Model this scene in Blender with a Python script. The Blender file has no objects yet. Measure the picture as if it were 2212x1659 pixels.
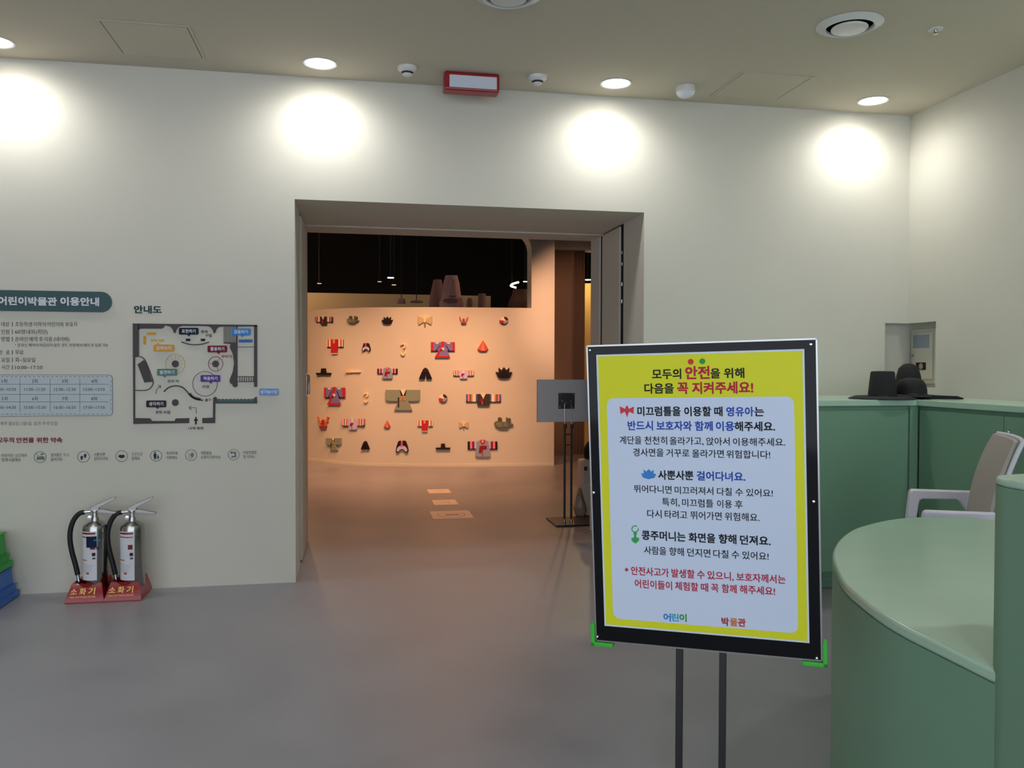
import bpy, bmesh, math, random
from mathutils import Vector, Matrix
random.seed(7)
V = Vector
C = bpy.context.scene.collection
SC = bpy.context.scene
pi = math.pi

# ------------------------------------------------------------------ camera
S = 1.3 / 1.5
EYE = V((0, 0, 1.3))
FPX, YAW, PITCH, ROLL = 1815.49, 0.186152, 0.0206187, 0.00251135
cf = V((math.sin(YAW) * math.cos(PITCH), math.cos(YAW) * math.cos(PITCH), -math.sin(PITCH)))
cr0 = V((math.cos(YAW), -math.sin(YAW), 0)); cu0 = cr0.cross(cf)
cr = math.cos(ROLL) * cr0 + math.sin(ROLL) * cu0
cu = -math.sin(ROLL) * cr0 + math.cos(ROLL) * cu0
cam = bpy.data.objects.new('camera', bpy.data.cameras.new('camera')); C.objects.link(cam)
cam.data.sensor_width = 36; cam.data.lens = FPX / 2212 * 36; cam.data.clip_start = 0.05
cam.matrix_world = Matrix(((cr.x, cu.x, -cf.x, EYE.x), (cr.y, cu.y, -cf.y, EYE.y), (cr.z, cu.z, -cf.z, EYE.z), (0, 0, 0, 1)))
SC.camera = cam
SC.view_settings.view_transform = 'Standard'; SC.view_settings.look = 'None'
SC.view_settings.exposure = 0.4; SC.view_settings.gamma = 1; SC.view_settings.use_curve_mapping = False

# room measures (metres)
D = 5.98176 * S      # entrance wall
HC = 3.48581 * S     # ceiling
DH = 2.648 * S       # portal height
XR = 4.32069 * S     # right wall
XL, XQ = -0.3978 * S, 2.1238 * S   # portal sides
YE = 7.41 * S        # far end of portal
HK = 1.283 * S       # back cabinet top

# ------------------------------------------------------------------ light
W = bpy.data.worlds.new('world'); SC.world = W; W.use_nodes = True
W.node_tree.nodes['Background'].inputs[0].default_value = (0.80, 0.88, 1.0, 1)
W.node_tree.nodes['Background'].inputs[1].default_value = 2.1

def lamp(name, typ, loc, energy, color, aim=None, **kw):
    l = bpy.data.lights.new(name, typ); l.energy = energy; l.color = color
    for k, v in kw.items(): setattr(l, k, v)
    o = bpy.data.objects.new(name, l); C.objects.link(o); o.location = loc
    d = (V(aim) - V(loc)) if aim is not None else V((0, 0, -1))
    o.rotation_euler = d.to_track_quat('-Z', 'Y').to_euler()
    return o

WASH_X = [-4.17 * S, -2.16 * S, -0.214 * S, 1.805 * S, 3.80 * S]
WASH_Y = 5.69 * S
for x in WASH_X:      # recessed lamps along the entrance wall
    lamp('downlight_lamp', 'SPOT', (x, WASH_Y, HC - 0.035), 17, (1.0, 1.0, 0.965), spot_size=math.radians(172), spot_blend=0.85, shadow_soft_size=0.07)
ROOM_LAMPS = [(-2.6, 2.2), (-2.6, -0.6), (0.4, -0.6), (2.6, 0.4), (XR - 0.30, 3.1)]
for x, y in ROOM_LAMPS[:-1]:   # added fill light, set as unseen ceiling lamps further back in the lobby
    lamp('unseen_lobby_lamp', 'SPOT', (x, y, HC - 0.035), 70, (0.93, 0.97, 1.0), spot_size=math.radians(115), spot_blend=0.9, shadow_soft_size=0.07)
lamp('unseen_lobby_lamp', 'SPOT', (ROOM_LAMPS[-1][0], ROOM_LAMPS[-1][1], HC - 0.035), 22, (1.0, 1.0, 0.965), spot_size=math.radians(172), spot_blend=0.85, shadow_soft_size=0.07)
WARM = (1.0, 0.47, 0.23)
for x, y, z, ax, ay, az, e, sz in [(2.5, 8.6, 4.1, 2.15, 10.8, 1.45, 200, 36), (0.2, 8.3, 4.1, 0.4, 10.9, 0.35, 300, 60),
                                   (1.5, 7.9, 4.1, 1.3, 10.7, 0.75, 200, 50), (-2.0, 8.8, 4.1, -1.0, 12.2, 1.0, 300, 50), (1.0, 9.6, 4.1, 0.8, 7.4, 0, 160, 70), (0.9, 8.9, 4.1, 0.7, 10.1, 0, 300, 78), (-1.6, 9.2, 4.1, -0.9, 10.6, 0, 160, 70)]:
    lamp('track_spot_lamp', 'SPOT', (x, y, z), e, WARM, aim=(ax, ay, az), spot_size=math.radians(sz), spot_blend=0.9, shadow_soft_size=0.04)
lamp('truss_fill_light', 'POINT', (-0.4, 11.8, 3.3), 9, (.85, .92, 1.0), shadow_soft_size=.1)  # dim cool fill, added so the dark trusses show
lamp('back_hall_lamp', 'POINT', (-1.2, 14.2, 2.9), 30, (1.0, 0.6, 0.28), shadow_soft_size=0.1)
lamp('back_hall_lamp', 'POINT', (2.4, 13.2, 4.0), 22, (1.0, 0.6, 0.42), shadow_soft_size=0.1)
lamp('curtain_lamp', 'SPOT', (2.45, 8.4, 2.9), 190, (1, .5, .3), aim=(3.15, 11.7, 1.7), spot_size=.8, spot_blend=0.8, shadow_soft_size=0.05)

# ------------------------------------------------------------------ materials
def lin(c):
    return tuple((v / 255 / 12.92 if v / 255 <= 0.04045 else ((v / 255 + 0.055) / 1.055) ** 2.4) for v in c) + (1.0,)
MATS = {}
def mat(name, col, rough=0.6, metal=0.0, noise=0.0, nscale=6.0, bump=0.0, bscale=200.0, emit=None, estr=1.0, coat=0.0, spec=0.5, rnoise=0.0, trans=0.0):
    if name in MATS: return MATS[name]
    m = bpy.data.materials.new(name); m.use_nodes = True; MATS[name] = m
    n = m.node_tree.nodes; L = m.node_tree.links; b = n['Principled BSDF']
    b.inputs['Base Color'].default_value = lin(col); b.inputs['Roughness'].default_value = rough
    b.inputs['Metallic'].default_value = metal; b.inputs['Coat Weight'].default_value = coat
    b.inputs['Coat Roughness'].default_value = 0.04; b.inputs['Specular IOR Level'].default_value = spec
    b.inputs['Transmission Weight'].default_value = trans
    tc = n.new('ShaderNodeTexCoord')
    if noise:
        t = n.new('ShaderNodeTexNoise'); t.inputs['Scale'].default_value = nscale; t.inputs['Detail'].default_value = 6
        L.new(tc.outputs['Object'], t.inputs['Vector'])
        r = n.new('ShaderNodeMapRange'); r.inputs['From Min'].default_value = 0.3; r.inputs['From Max'].default_value = 0.7
        r.inputs['To Min'].default_value = 1 - noise; r.inputs['To Max'].default_value = 1 + noise
        L.new(t.outputs['Fac'], r.inputs['Value'])
        h = n.new('ShaderNodeHueSaturation'); h.inputs['Color'].default_value = lin(col)
        L.new(r.outputs['Result'], h.inputs['Value']); L.new(h.outputs['Color'], b.inputs['Base Color'])
        if rnoise:
            r2 = n.new('ShaderNodeMapRange'); r2.inputs['From Min'].default_value = 0.3; r2.inputs['From Max'].default_value = 0.7
            r2.inputs['To Min'].default_value = rough - rnoise; r2.inputs['To Max'].default_value = rough + rnoise
            L.new(t.outputs['Fac'], r2.inputs['Value']); L.new(r2.outputs['Result'], b.inputs['Roughness'])
    if bump:
        t = n.new('ShaderNodeTexNoise'); t.inputs['Scale'].default_value = bscale; t.inputs['Detail'].default_value = 3
        L.new(tc.outputs['Object'], t.inputs['Vector'])
        bp = n.new('ShaderNodeBump'); bp.inputs['Strength'].default_value = bump; bp.inputs['Distance'].default_value = 0.002
        L.new(t.outputs['Fac'], bp.inputs['Height']); L.new(bp.outputs['Normal'], b.inputs['Normal'])
    if emit:
        b.inputs['Emission Color'].default_value = lin(emit); b.inputs['Emission Strength'].default_value = estr
    return m
def flat(c, rough=0.65):
    return mat('paint_%d_%d_%d' % tuple(c), c, rough, spec=0.15)

M_WALL = mat('wall_paint', (208, 205, 193), 0.85, noise=0.02, nscale=1.5, bump=0.05, bscale=350)
M_CEIL = mat('ceiling_paint', (198, 190, 173), 0.9, noise=0.02, nscale=1.2)
M_FLOOR = mat('vinyl_floor', (141, 140, 146), 0.36, noise=0.09, nscale=2.2, rnoise=0.06, bump=0.08, bscale=90)
M_DARK = mat('hall_black', (21, 23, 29), 0.9)
M_GREEN = mat('green_laminate', (120, 160, 134), 0.5, noise=0.015, nscale=3)
M_GTOP = mat('green_counter_top', (178, 210, 188), 0.2, noise=0.02, nscale=5)
M_BLACK = mat('black_metal', (18, 18, 19), 0.4)
M_WHITE = mat('white_plastic', (215, 216, 214), 0.4)
M_STEEL = mat('steel', (158, 157, 154), 0.2, 1.0)
M_CHROME = mat('chrome', (215, 215, 215), 0.1, 1.0)

# ------------------------------------------------------------------ mesh helpers
class Frame:
    """a plane in the room: origin O, axes U V, facing N"""
    def __init__(s, O, U, Vv):
        s.O = V(O); s.U = V(U).normalized(); s.V = V(Vv).normalized(); s.N = s.U.cross(s.V)
    def p(s, u, v, w=0.0): return s.O + s.U * u + s.V * v + s.N * w
    def px(s, x, y):
        d = ray(x, y); t = (s.O - EYE).dot(s.N) / d.dot(s.N); q = EYE + d * t - s.O
        return (q.dot(s.U), q.dot(s.V))
    def matrix(s):
        m = Matrix((s.U, s.V, s.N)).transposed().to_4x4(); m.translation = s.O; return m
def ray(x, y): return cf * FPX + cr * (x - 1106) - cu * (y - 829.5)
def hit(x, y, ax, val):
    d = ray(x, y); t = (val - EYE[ax]) / d[ax]; return EYE + d * t
def onfloor(x, y): return hit(x, y, 2, 0)

class MB:
    def __init__(s): s.v = []; s.f = []
    def add(s, vs, fs):
        k = len(s.v); s.v += [V(a) for a in vs]; s.f += [tuple(i + k for i in f) for f in fs]; return s
    def box(s, x0, x1, y0, y1, z0, z1, fr=None):
        P = [(x, y, z) for z in (z0, z1) for y in (y0, y1) for x in (x0, x1)]
        if fr: P = [fr.p(*q) for q in P]
        return s.add(P, [(0, 2, 3, 1), (4, 5, 7, 6), (0, 1, 5, 4), (2, 6, 7, 3), (0, 4, 6, 2), (1, 3, 7, 5)])
    def prism(s, poly, w0, w1, fr=None, taper=None):
        n = len(poly); g = fr.p if fr else (lambda a, b, c: V((a, b, c)))
        top = poly
        if taper: top = inset(poly, taper)
        vs = [g(a, b, w0) for a, b in poly] + [g(a, b, w1) for a, b in top]
        return s.add(vs, [tuple(range(n))[::-1], tuple(range(n, 2 * n))] + [(i, (i + 1) % n, n + (i + 1) % n, n + i) for i in range(n)])
    def sheet(s, poly, w, fr=None):
        g = fr.p if fr else (lambda a, b, c: V((a, b, c)))
        return s.add([g(a, b, w) for a, b in poly], [tuple(range(len(poly)))])
    def lathe(s, prof, c=(0, 0, 0), axis=None, n=32, a0=0, a1=2 * pi, cap=True):
        """profile of (radius, height) turned about the axis through c"""
        c = V(c); q = V(axis).normalized().to_track_quat('Z', 'Y') if axis is not None else Matrix.Identity(3)
        full = abs(a1 - a0 - 2 * pi) < 1e-6; m = n if full else n + 1; k = len(s.v); P = len(prof)
        for i in range(m):
            a = a0 + (a1 - a0) * i / n
            for r, h in prof: s.v.append(c + q @ V((r * math.cos(a), r * math.sin(a), h)))
        for i in range(n):
            j = (i + 1) % m
            for t in range(P - 1):
                s.f.append((k + i * P + t, k + j * P + t, k + j * P + t + 1, k + i * P + t + 1))
        if full:
            for t, rev in ((0, True), (P - 1, False)) if cap else ():
                if prof[t][0] > 1e-5:
                    f = [k + i * P + t for i in range(m)]
                    s.f.append(tuple(f[::-1] if rev else f))
        return s
    def tube(s, path, r, n=10, closed=False):
        path = [V(p) for p in path]; k = len(s.v); m = len(path)
        up = None
        for i, p in enumerate(path):
            if closed: t = path[(i + 1) % m] - path[i - 1]
            else: t = path[min(i + 1, m - 1)] - path[max(i - 1, 0)]
            t.normalize()
            if up is None: up = t.orthogonal().normalized()
            up = (up - t * up.dot(t)).normalized(); sd = t.cross(up)
            rr = r[i] if isinstance(r, (list, tuple)) else r
            for j in range(n):
                a = 2 * pi * j / n; s.v.append(p + up * math.cos(a) * rr + sd * math.sin(a) * rr)
        for i in range(m if closed else m - 1):
            i2 = (i + 1) % m
            for j in range(n):
                s.f.append((k + i * n + j, k + i * n + (j + 1) % n, k + i2 * n + (j + 1) % n, k + i2 * n + j))
        if not closed:
            s.f.append(tuple(k + j for j in range(n))[::-1]); s.f.append(tuple(k + (m - 1) * n + j for j in range(n)))
        return s
    def loft(s, rings, cap=True):
        k = len(s.v); n = len(rings[0])
        for r in rings: s.v += [V(p) for p in r]
        for i in range(len(rings) - 1):
            for j in range(n):
                s.f.append((k + i * n + j, k + i * n + (j + 1) % n, k + (i + 1) * n + (j + 1) % n, k + (i + 1) * n + j))
        if cap:
            s.f.append(tuple(k + j for j in range(n))[::-1]); s.f.append(tuple(k + (len(rings) - 1) * n + j for j in range(n)))
        return s
    def build(s, name, m, parent=None, label=None, cat=None, group=None, kind=None, bevel=0, smooth=False, seg=2):
        me = bpy.data.meshes.new(name)
        M = Matrix.Identity(4); pp = parent
        while pp is not None: M = pp.matrix_basis @ M; pp = pp.parent
        M = M.inverted()
        me.from_pydata([tuple(M @ a) for a in s.v], [], s.f); me.update()
        bm = bmesh.new(); bm.from_mesh(me); bmesh.ops.recalc_face_normals(bm, faces=bm.faces); bm.to_mesh(me); bm.free()
        me.materials.append(m)
        if smooth:
            for p in me.polygons: p.use_smooth = True
            try: me.set_sharp_from_angle(angle=math.radians(38))
            except Exception: pass
        o = bpy.data.objects.new(name, me); C.objects.link(o)
        if parent is not None: o.parent = parent
        if bevel:
            b = o.modifiers.new('bevel', 'BEVEL'); b.width = bevel; b.segments = seg; b.limit_method = 'ANGLE'
        tag(o, label, cat, group, kind); return o
def tag(o, label=None, cat=None, group=None, kind=None):
    if label: o['label'] = label
    if cat: o['category'] = cat
    if group: o['group'] = group
    if kind: o['kind'] = kind
def thing(name, label, cat, loc=(0, 0, 0), group=None, fr=None):
    o = bpy.data.objects.new(name, None); C.objects.link(o); o.empty_display_size = 0.05
    if fr: o.matrix_basis = fr.matrix()
    else: o.location = loc; o.matrix_basis = Matrix.Translation(loc)
    tag(o, label, cat, group); return o
def dup(o, loc, label):
    def rec(a, par):
        c = a.copy(); C.objects.link(c)
        if par: c.parent = par
        for ch in KIDS.get(a.name, [x for x in a.children]): rec(ch, c)
        return c
    r = rec(o, None); r.location = loc; r['label'] = label; return r
KIDS = {}
def inset(poly, k):
    cx = sum(a for a, b in poly) / len(poly); cy = sum(b for a, b in poly) / len(poly)
    return [(cx + (a - cx) * (1 - k), cy + (b - cy) * (1 - k)) for a, b in poly]
def circ(cx, cy, rx, ry=None, n=24, a0=0, a1=2 * pi):
    ry = ry or rx
    full = abs(a1 - a0 - 2 * pi) < 1e-6
    return [(cx + rx * math.cos(a0 + (a1 - a0) * i / n), cy + ry * math.sin(a0 + (a1 - a0) * i / n)) for i in range(n if full else n + 1)]
def rrect(x0, y0, x1, y1, r, n=6):
    P = []
    for cx, cy, a in ((x1 - r, y1 - r, 0), (x0 + r, y1 - r, pi / 2), (x0 + r, y0 + r, pi), (x1 - r, y0 + r, 1.5 * pi)):
        P += [(cx + r * math.cos(a + i * pi / 2 / n), cy + r * math.sin(a + i * pi / 2 / n)) for i in range(n + 1)]
    return P
def strokes(path, w, closed=False):
    """a line of width w along a 2-D path as quads"""
    out = []; P = [V((a, b)) for a, b in path]
    L = []; R = []; m = len(P)
    for i in range(m):
        t = (P[(i + 1) % m] - P[i - 1]) if closed else (P[min(i + 1, m - 1)] - P[max(i - 1, 0)])
        t.normalize(); nn = V((-t.y, t.x)) * w / 2
        L.append(P[i] + nn); R.append(P[i] - nn)
    for i in range(m if closed else m - 1):
        j = (i + 1) % m; out.append([tuple(L[i]), tuple(L[j]), tuple(R[j]), tuple(R[i])])
    return out
def smoothpath(P, n=6):
    out = []
    for i in range(len(P) - 1):
        p0 = P[max(i - 1, 0)]; p1 = P[i]; p2 = P[i + 1]; p3 = P[min(i + 2, len(P) - 1)]
        for k in range(n):
            t = k / n
            out.append(tuple(0.5 * ((2 * b) + (-a + c) * t + (2 * a - 5 * b + 4 * c - d) * t * t + (-a + 3 * b - 3 * c + d) * t ** 3) for a, b, c, d in zip(p0, p1, p2, p3)))
    out.append(tuple(P[-1])); return out

TX = {}
def glyphs(s, weight=0.0):
    k = (s, weight)
    if k not in TX:
        cu_ = bpy.data.curves.new('t', 'FONT'); cu_.body = s; cu_.size = 1; cu_.resolution_u = 2; cu_.fill_mode = 'FRONT'
        o = bpy.data.objects.new('t', cu_); me = bpy.data.meshes.new_from_object(o)
        vs = [(v.co.x, v.co.y, 0) for v in me.vertices]; fs = [tuple(p.vertices) for p in me.polygons]
        bpy.data.objects.remove(o); bpy.data.meshes.remove(me); bpy.data.curves.remove(cu_)
        xs = [a[0] for a in vs]; ys = [a[1] for a in vs]
        x0, x1, y0, y1 = min(xs), max(xs), min(ys), max(ys)
        if weight > 0:      # heavier strokes: the outline laid down again, shifted a hair each way
            base = list(vs); bf = list(fs); q = weight * .72
            for i, (dx, dy) in enumerate(((-q, -q), (q, -q), (-q, q), (q, q)) if weight > .008 else ((weight, 0),)):
                k0 = len(vs); vs += [(a + dx, b + dy, i + 1) for a, b, _ in base]; fs += [tuple(i2 + k0 for i2 in f) for f in bf]
            x0 -= q; x1 += q; y0 -= q; y1 += q
        TX[k] = (vs, fs, x0, x1, y0, y1)
    return TX[k]
HANG = {}
def hang(weight):
    if weight not in HANG:
        g = glyphs('를', weight); HANG[weight] = (g[4], g[5])
    return HANG[weight]
def write(mb, fr, s, pl, pr, h, weight=0.0, w=0.001, latin=False):
    """one word: ink from pl to pr (u,v of the mid line), letter height h, on the plane fr"""
    vs, fs, x0, x1, y0, y1 = glyphs(s, weight)
    if not latin: y0, y1 = hang(weight)
    dx = V((pr[0] - pl[0], pr[1] - pl[1])); e = dx / (x1 - x0); nn = V((-dx.y, dx.x)).normalized()
    mb.add([fr.p(*(V(pl) + e * (a - x0) + nn * ((b - y0) / (y1 - y0) - 0.5) * h), w + k * .00006) for a, b, k in vs], fs)

# ------------------------------------------------------------------ the setting
def slab(name, parts, m, **kw):
    b = MB()
    for q in parts: b.box(*q)
    return b.build(name, m, kind='structure', **kw)
FX0, FY0 = -6.0, -3.4
slab('floor', [(FX0, 8, FY0, 20, -0.12, 0)], M_FLOOR)
slab('ceiling', [(FX0, XR + 0.3, FY0, D + 0.25, HC, HC + 0.12)], M_CEIL)
WF = Frame((0, D, 0), (1, 0, 0), (0, 0, 1))
NL = WF.px(1912, 700)[0]; NT = WF.px(1912, 698)[1]
NRy = hit(2021, 750, 0, XR).y; NB = hit(2010, 838, 0, XR).z; ND = 0.12
TH = 0.25
slab('wall_front', [(FX0, XL, D, D + TH, 0, HC), (XL, XQ, D, D + TH, DH, HC), (XQ, NL, D, D + TH, 0, HC),
                    (NL, XR + ND + .1, D, D + TH, NT, HC), (NL, XR + ND + .1, D, D + TH, 0, NB), (NL, XR + ND + .1, D + ND, D + TH, NB, NT)], M_WALL)
slab('wall_right', [(XR, XR + 0.2, FY0, NRy, 0, HC), (XR, XR + 0.2, NRy, D, NT, HC), (XR, XR + 0.2, NRy, D, 0, NB),
                    (XR + ND, XR + 0.2, NRy, D + ND, NB, NT)], M_WALL)
slab('wall_left', [(FX0 - 0.15, FX0, FY0, D, 0, HC)], M_WALL)
# portal: two deep side walls and a soffit made of panels with dark joints
G1, G2 = 6.50 * S, 7.06 * S
slab('trim_1', [(XL - 0.25, XL, D + TH, G1, 0, DH + .1)], M_WALL)
slab('trim_2', [(XQ, XQ + 0.25, D + TH, G1 - .03, 0, DH + .1)], M_WALL)
slab('trim_3', [(XL - 0.02, XQ + 0.02, D + TH, G1, DH, DH + 0.2)], M_WALL)
slab('trim_4', [(XL - 0.02, XQ + 0.02, G1 + 0.02, G2, DH + 0.004, DH + 0.2)], M_WALL)
slab('trim_5', [(XL - 0.02, XQ + 0.02, G2 + 0.01, YE, DH - 0.004, DH + 0.2)], M_WALL)
slab('trim_6', [(XQ, XQ + 0.25, G2 + 0.075, YE, 0, DH + .1)], M_WALL)
slab('trim_7', [(XQ + .014, XQ + 0.3, G1 - .028, G1 + .062, 0, DH + .1), (XQ + .014, XQ + 0.3, G2 - .004, G2 + .078, 0, DH + .1), (XL - 0.3, XL - .012, G1 - .01, G1 + .092, 0, DH + .1), (XL - 0.3, XL - 0.06, G1 - .02, YE + .02, 0, DH + .3), (XQ + 0.05, XQ + 0.3, G1 - .02, YE, 0, DH + .3), (XL - .1, XQ + .1, G1 - .03, YE, DH + 0.05, DH + 0.25)], M_DARK)
# open door leaf on each side of the portal
def leaf(name, x0, x1, y0, y1):
    b = MB().box(x0, x1, y0, y1, 0.008, DH - 0.006); return b.build(name, M_WALL, kind='structure', bevel=0.004)
d1 = leaf('door_1', XL - 0.05, XL + 0.008, G1 + 0.09, YE)
h = MB(); hy = 7.22 * S; hz0, hz1 = hit(667, 856, 1, hy).z, hit(667, 805, 1, hy).z
h.tube([(XL + .008, hy, hz0 + .02), (XL + .024, hy, hz0 + .02), (XL + .024, hy, hz1 - .02), (XL + .008, hy, hz1 - .02)], 0.009)
h.box(XL + .006, XL + .012, hy - .02, hy + .02, hz0, hz1)
h.build('door_handle', M_STEEL, d1, smooth=True)
d2 = leaf('door_2', XQ, XQ + 0.013, G1 + 0.06, G2)
hb = MB()
for zz in (2.1, 2.02, 1.88, 1.76, 0.4, 0.5):
    hb.tube([(XQ + .009, G1 + 0.03, zz - .012), (XQ + .009, G1 + 0.03, zz + .012)], 0.006)
hb.build('hinge', M_CHROME, d2, smooth=True, label='bright metal hinge knuckles')
# exhibition hall shell behind the portal
HX0, HX1, HY1, HZ = -5.5, 6.2, 17.5, 4.6
slab('wall_back', [(HX0, HX1, HY1, HY1 + .2, 0, HZ)], M_DARK)
slab('wall_hall_left', [(HX0 - .2, HX0, D + TH, HY1, 0, HZ)], M_DARK)
slab('wall_hall_right', [(HX1, HX1 + .2, D + TH, HY1, 0, HZ)], M_DARK)
slab('wall_hall_front', [(HX0, XL - .3, D + TH, D + TH + .1, 0, HZ), (XQ + .3, HX1, D + TH + .002, D + TH + .1, 0, HZ), (XL - .3, XQ + .3, D + TH, D + TH + .1, DH + .25, HZ), (XR + ND + .1, HX1, D, D + TH, 0, HZ)], M_DARK)
slab('ceiling_hall', [(HX0, HX1, D + .25, HY1, HZ, HZ + .1)], M_DARK)

# curved exhibition wall (plan curve measured on the floor), with a stepped opening
cv = [(-3.2, 16.6), (-1.6, 14.9), (-0.685, 13.698), (-0.316, 13.254), (0.101, 12.907), (0.5, 12.745), (0.835, 12.65), (1.2, 12.56), (1.733, 12.49), (2.363, 12.44), (2.987, 12.40)]
cv = [(a * S, b * S) for a, b in smoothpath(cv, 5)]
LOWH = 2.385 * S
XSTEP = None
def curve_y(x):
    for (a, b), (c, d) in zip(cv, cv[1:]):
        if a <= x <= c: return b + (d - b) * (x - a) / (c - a)
    return cv[-1][1]
def oncurve(px, py):
    d = ray(px, py); lo, hi = 5.0, 16.0
    for _ in range(50):
        m = (lo + hi) / 2; q = EYE + d * (m / d.y)
        if q.y < curve_y(q.x): lo = m
        else: hi = m
    return EYE + d * (lo / d.y)
XSTEP = oncurve(1148, 640).x
tb = MB(); thk = 0.28
def wallrun(pts, z0, z1, t):
    n = len(pts)
    vs = [(a, b, z0) for a, b in pts] + [(a, b, z1) for a, b in pts] + [(a, b + t, z0) for a, b in pts] + [(a, b + t, z1) for a, b in pts]
    fs = []
    for i in range(n - 1):
        fs += [(i, i + 1, n + i + 1, n + i), (2 * n + i + 1, 2 * n + i, 3 * n + i, 3 * n + i + 1), (n + i, n + i + 1, 3 * n + i + 1, 3 * n + i), (i + 1, i, 2 * n + i, 2 * n + i + 1)]
    fs += [(0, n, 3 * n, 2 * n), (n - 1, 3 * n - 1, 4 * n - 1, 2 * n - 1)]
    tb.add(vs, fs)
lowp = [q for q in cv if q[0] < XSTEP] + [(XSTEP, curve_y(XSTEP))]
hip = [(XSTEP, curve_y(XSTEP))] + [q for q in cv if q[0] > XSTEP]
wallrun(lowp, 0, LOWH, thk); wallrun(hip, 0, 3.9, thk)
yc = curve_y(XSTEP)   # lintel with its rounded corner closing the top of the opening
zt = oncurve(1147, 520).z
prof = [(XSTEP + .02, zt - .12)] + [(XSTEP - .25 + .25 * math.cos(a), zt - .12 + .25 * math.sin(a)) for a in [i * pi / 16 for i in range(9)]] + [(XSTEP - .9, zt + .13), (XSTEP - .9, 3.9), (XSTEP + .02, 3.9)]
tb.prism(prof, -thk, -0.002, Frame((0, yc, 0), (1, 0, 0), (0, 0, 1)))
tb.build('wall_curved', M_WALL, kind='structure', smooth=True)
sk = MB()
pts = cv; n = len(pts)
sk.add([(a, b - .008, 0) for a, b in pts] + [(a, b - .008, .03) for a, b in pts] + [(a, b + .01, .03) for a, b in pts],
       [(i, i + 1, n + i + 1, n + i) for i in range(n - 1)] + [(n + i, n + i + 1, 2 * n + i + 1, 2 * n + i) for i in range(n - 1)])
sk.build('baseboard_curved', M_WALL, kind='structure')
# low tan wall further back, seen over the curved wall
yb = 15.3
xb1 = hit(1060, 645, 1, yb).x
zb = hit(850, 635.5, 1, yb).z
slab('wall_tan', [(HX0, xb1, yb, yb + .2, 0, zb)], mat('tan_wall', (196, 178, 150), .8))

# ------------------------------------------------------------------ reception desk
HL, HT = 0.80 * S, 1.233 * S
fc = [(1.463, 2.0), (1.475, 2.12), (1.504, 2.257), (1.561, 2.458), (1.647, 2.645), (1.772, 2.875), (1.939, 3.1), (2.107, 3.275), (2.244, 3.374),
      (2.419, 3.468), (2.563, 3.505), (2.72, 3.49), (2.88, 3.40), (2.98, 3.25), (2.98, 3.05)]
fc = smoothpath(fc, 3)
YT = 1.735 * S
front = [(1.460, .35), (1.460, 1.2), (1.460, 1.735)] + fc
inner = [(2.80, 2.75), (2.50, 2.3), (2.34, 1.9), (2.30, 1.2), (2.30, .35)]
PL = [(a * S, b * S) for a, b in front + inner]
desk = thing('reception_desk', 'green curved reception desk with a low rounded end and tall counter, right foreground', 'desk', (1.9, 1.8, 0))
MB().prism(PL, 0, HL - 0.03).build('body', M_GREEN, desk, smooth=True)
PT = PL
MB().prism(PT, HL - 0.03, HL).build('countertop', M_GTOP, desk, smooth=True, bevel=0.008, seg=3)
TWf = [(1.452, .35), (1.452, 1.66), (1.462, 1.70), (1.49, 1.735), (1.56, 1.75), (1.90, 1.75), (1.90, .35)]
TWf = [(a * S, b * S) for a, b in TWf]
MB().prism(TWf, 0, HT - 0.004).build('raised_front', M_GREEN, desk, smooth=True)
MB().prism([(a * 1.0, b) for a, b in TWf], HT - 0.004, HT + 0.012).build('raised_top', M_GTOP, desk, smooth=True, bevel=0.005)

# ------------------------------------------------------------------ back cabinets
YF, XF = 5.10 * S, 3.76 * S
TOP = HK
def cabinet_front():
    t = thing('storage_cabinet', 'green storage cabinet along the entrance wall behind the safety notice board', 'cabinet', (2.6, 4.7, 0))
    x0 = 2.25 * S
    MB().box(x0, XF, YF + .03, D - .003, 0.10, TOP - .035).build('body', M_GREEN, t)
    MB().box(x0, XF, YF + .10, D - .003, 0.0, 0.10).build('plinth', M_GREEN, t)
    MB().box(x0 + .004, 2.9 * S, YF + .012, YF + .03, 0.115, TOP - .06).build('door', M_GREEN, t, bevel=.001)
    MB().box(2.9 * S + .003, XF - .045, YF + .012, YF + .03, 0.115, TOP - .06).build('door', M_GREEN, t, bevel=.001)
    MB().box(XF - .040, XF + .012, YF + .004, YF + .03, 0.10, TOP - .035).build('corner_post', M_GREEN, t)
def cabinet_right():
    t = thing('storage_cabinet', 'green storage cabinet along the right wall, with a small round lock', 'cabinet', (3.5, 3.5, 0))
    y1 = YF + .03
    MB().box(XF + .03, XR - .003, 0.2, y1, 0.10, TOP - .035).build('body', M_GREEN, t)
    MB().box(XF + .10, XR - .003, 0.2, y1, 0.0, 0.10).build('plinth', M_GREEN, t)
    ys = hit(2164, 900, 0, XF).y
    MB().box(XF + .012, XF + .03, ys + .003, y1 - .04, 0.115, TOP - .06).build('door', M_GREEN, t, bevel=.001)
    d = MB().box(XF + .012, XF + .03, ys - .75, ys - .002, 0.115, TOP - .06).build('door', M_GREEN, t, bevel=.001)
    q = hit(2174, 933, 0, XF)
    MB().lathe([(.014, 0), (.014, .006), (.009, .012), (0, .013)], (XF + .012, q.y, q.z), (-1, 0, 0), 20).build('lock', M_CHROME, d, smooth=True)
    MB().box(XF + .012, XF + .03, ys - 1.5, ys - .754, 0.115, TOP - .06).build('door', M_GREEN, t, bevel=.001)
cabinet_front(); cabinet_right()
o = MB().prism([(2.2 * S, YF - .012), (XF - .012, YF - .012), (XF - .012, 0.15), (XR - .002, 0.15), (XR - .002, D - .002), (2.2 * S, D - .002)], TOP - .035, TOP).build(
    'cabinet_worktop', M_GTOP, bevel=.004, label='pale green worktop running over both corner cabinets', cat='worktop')

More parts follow.
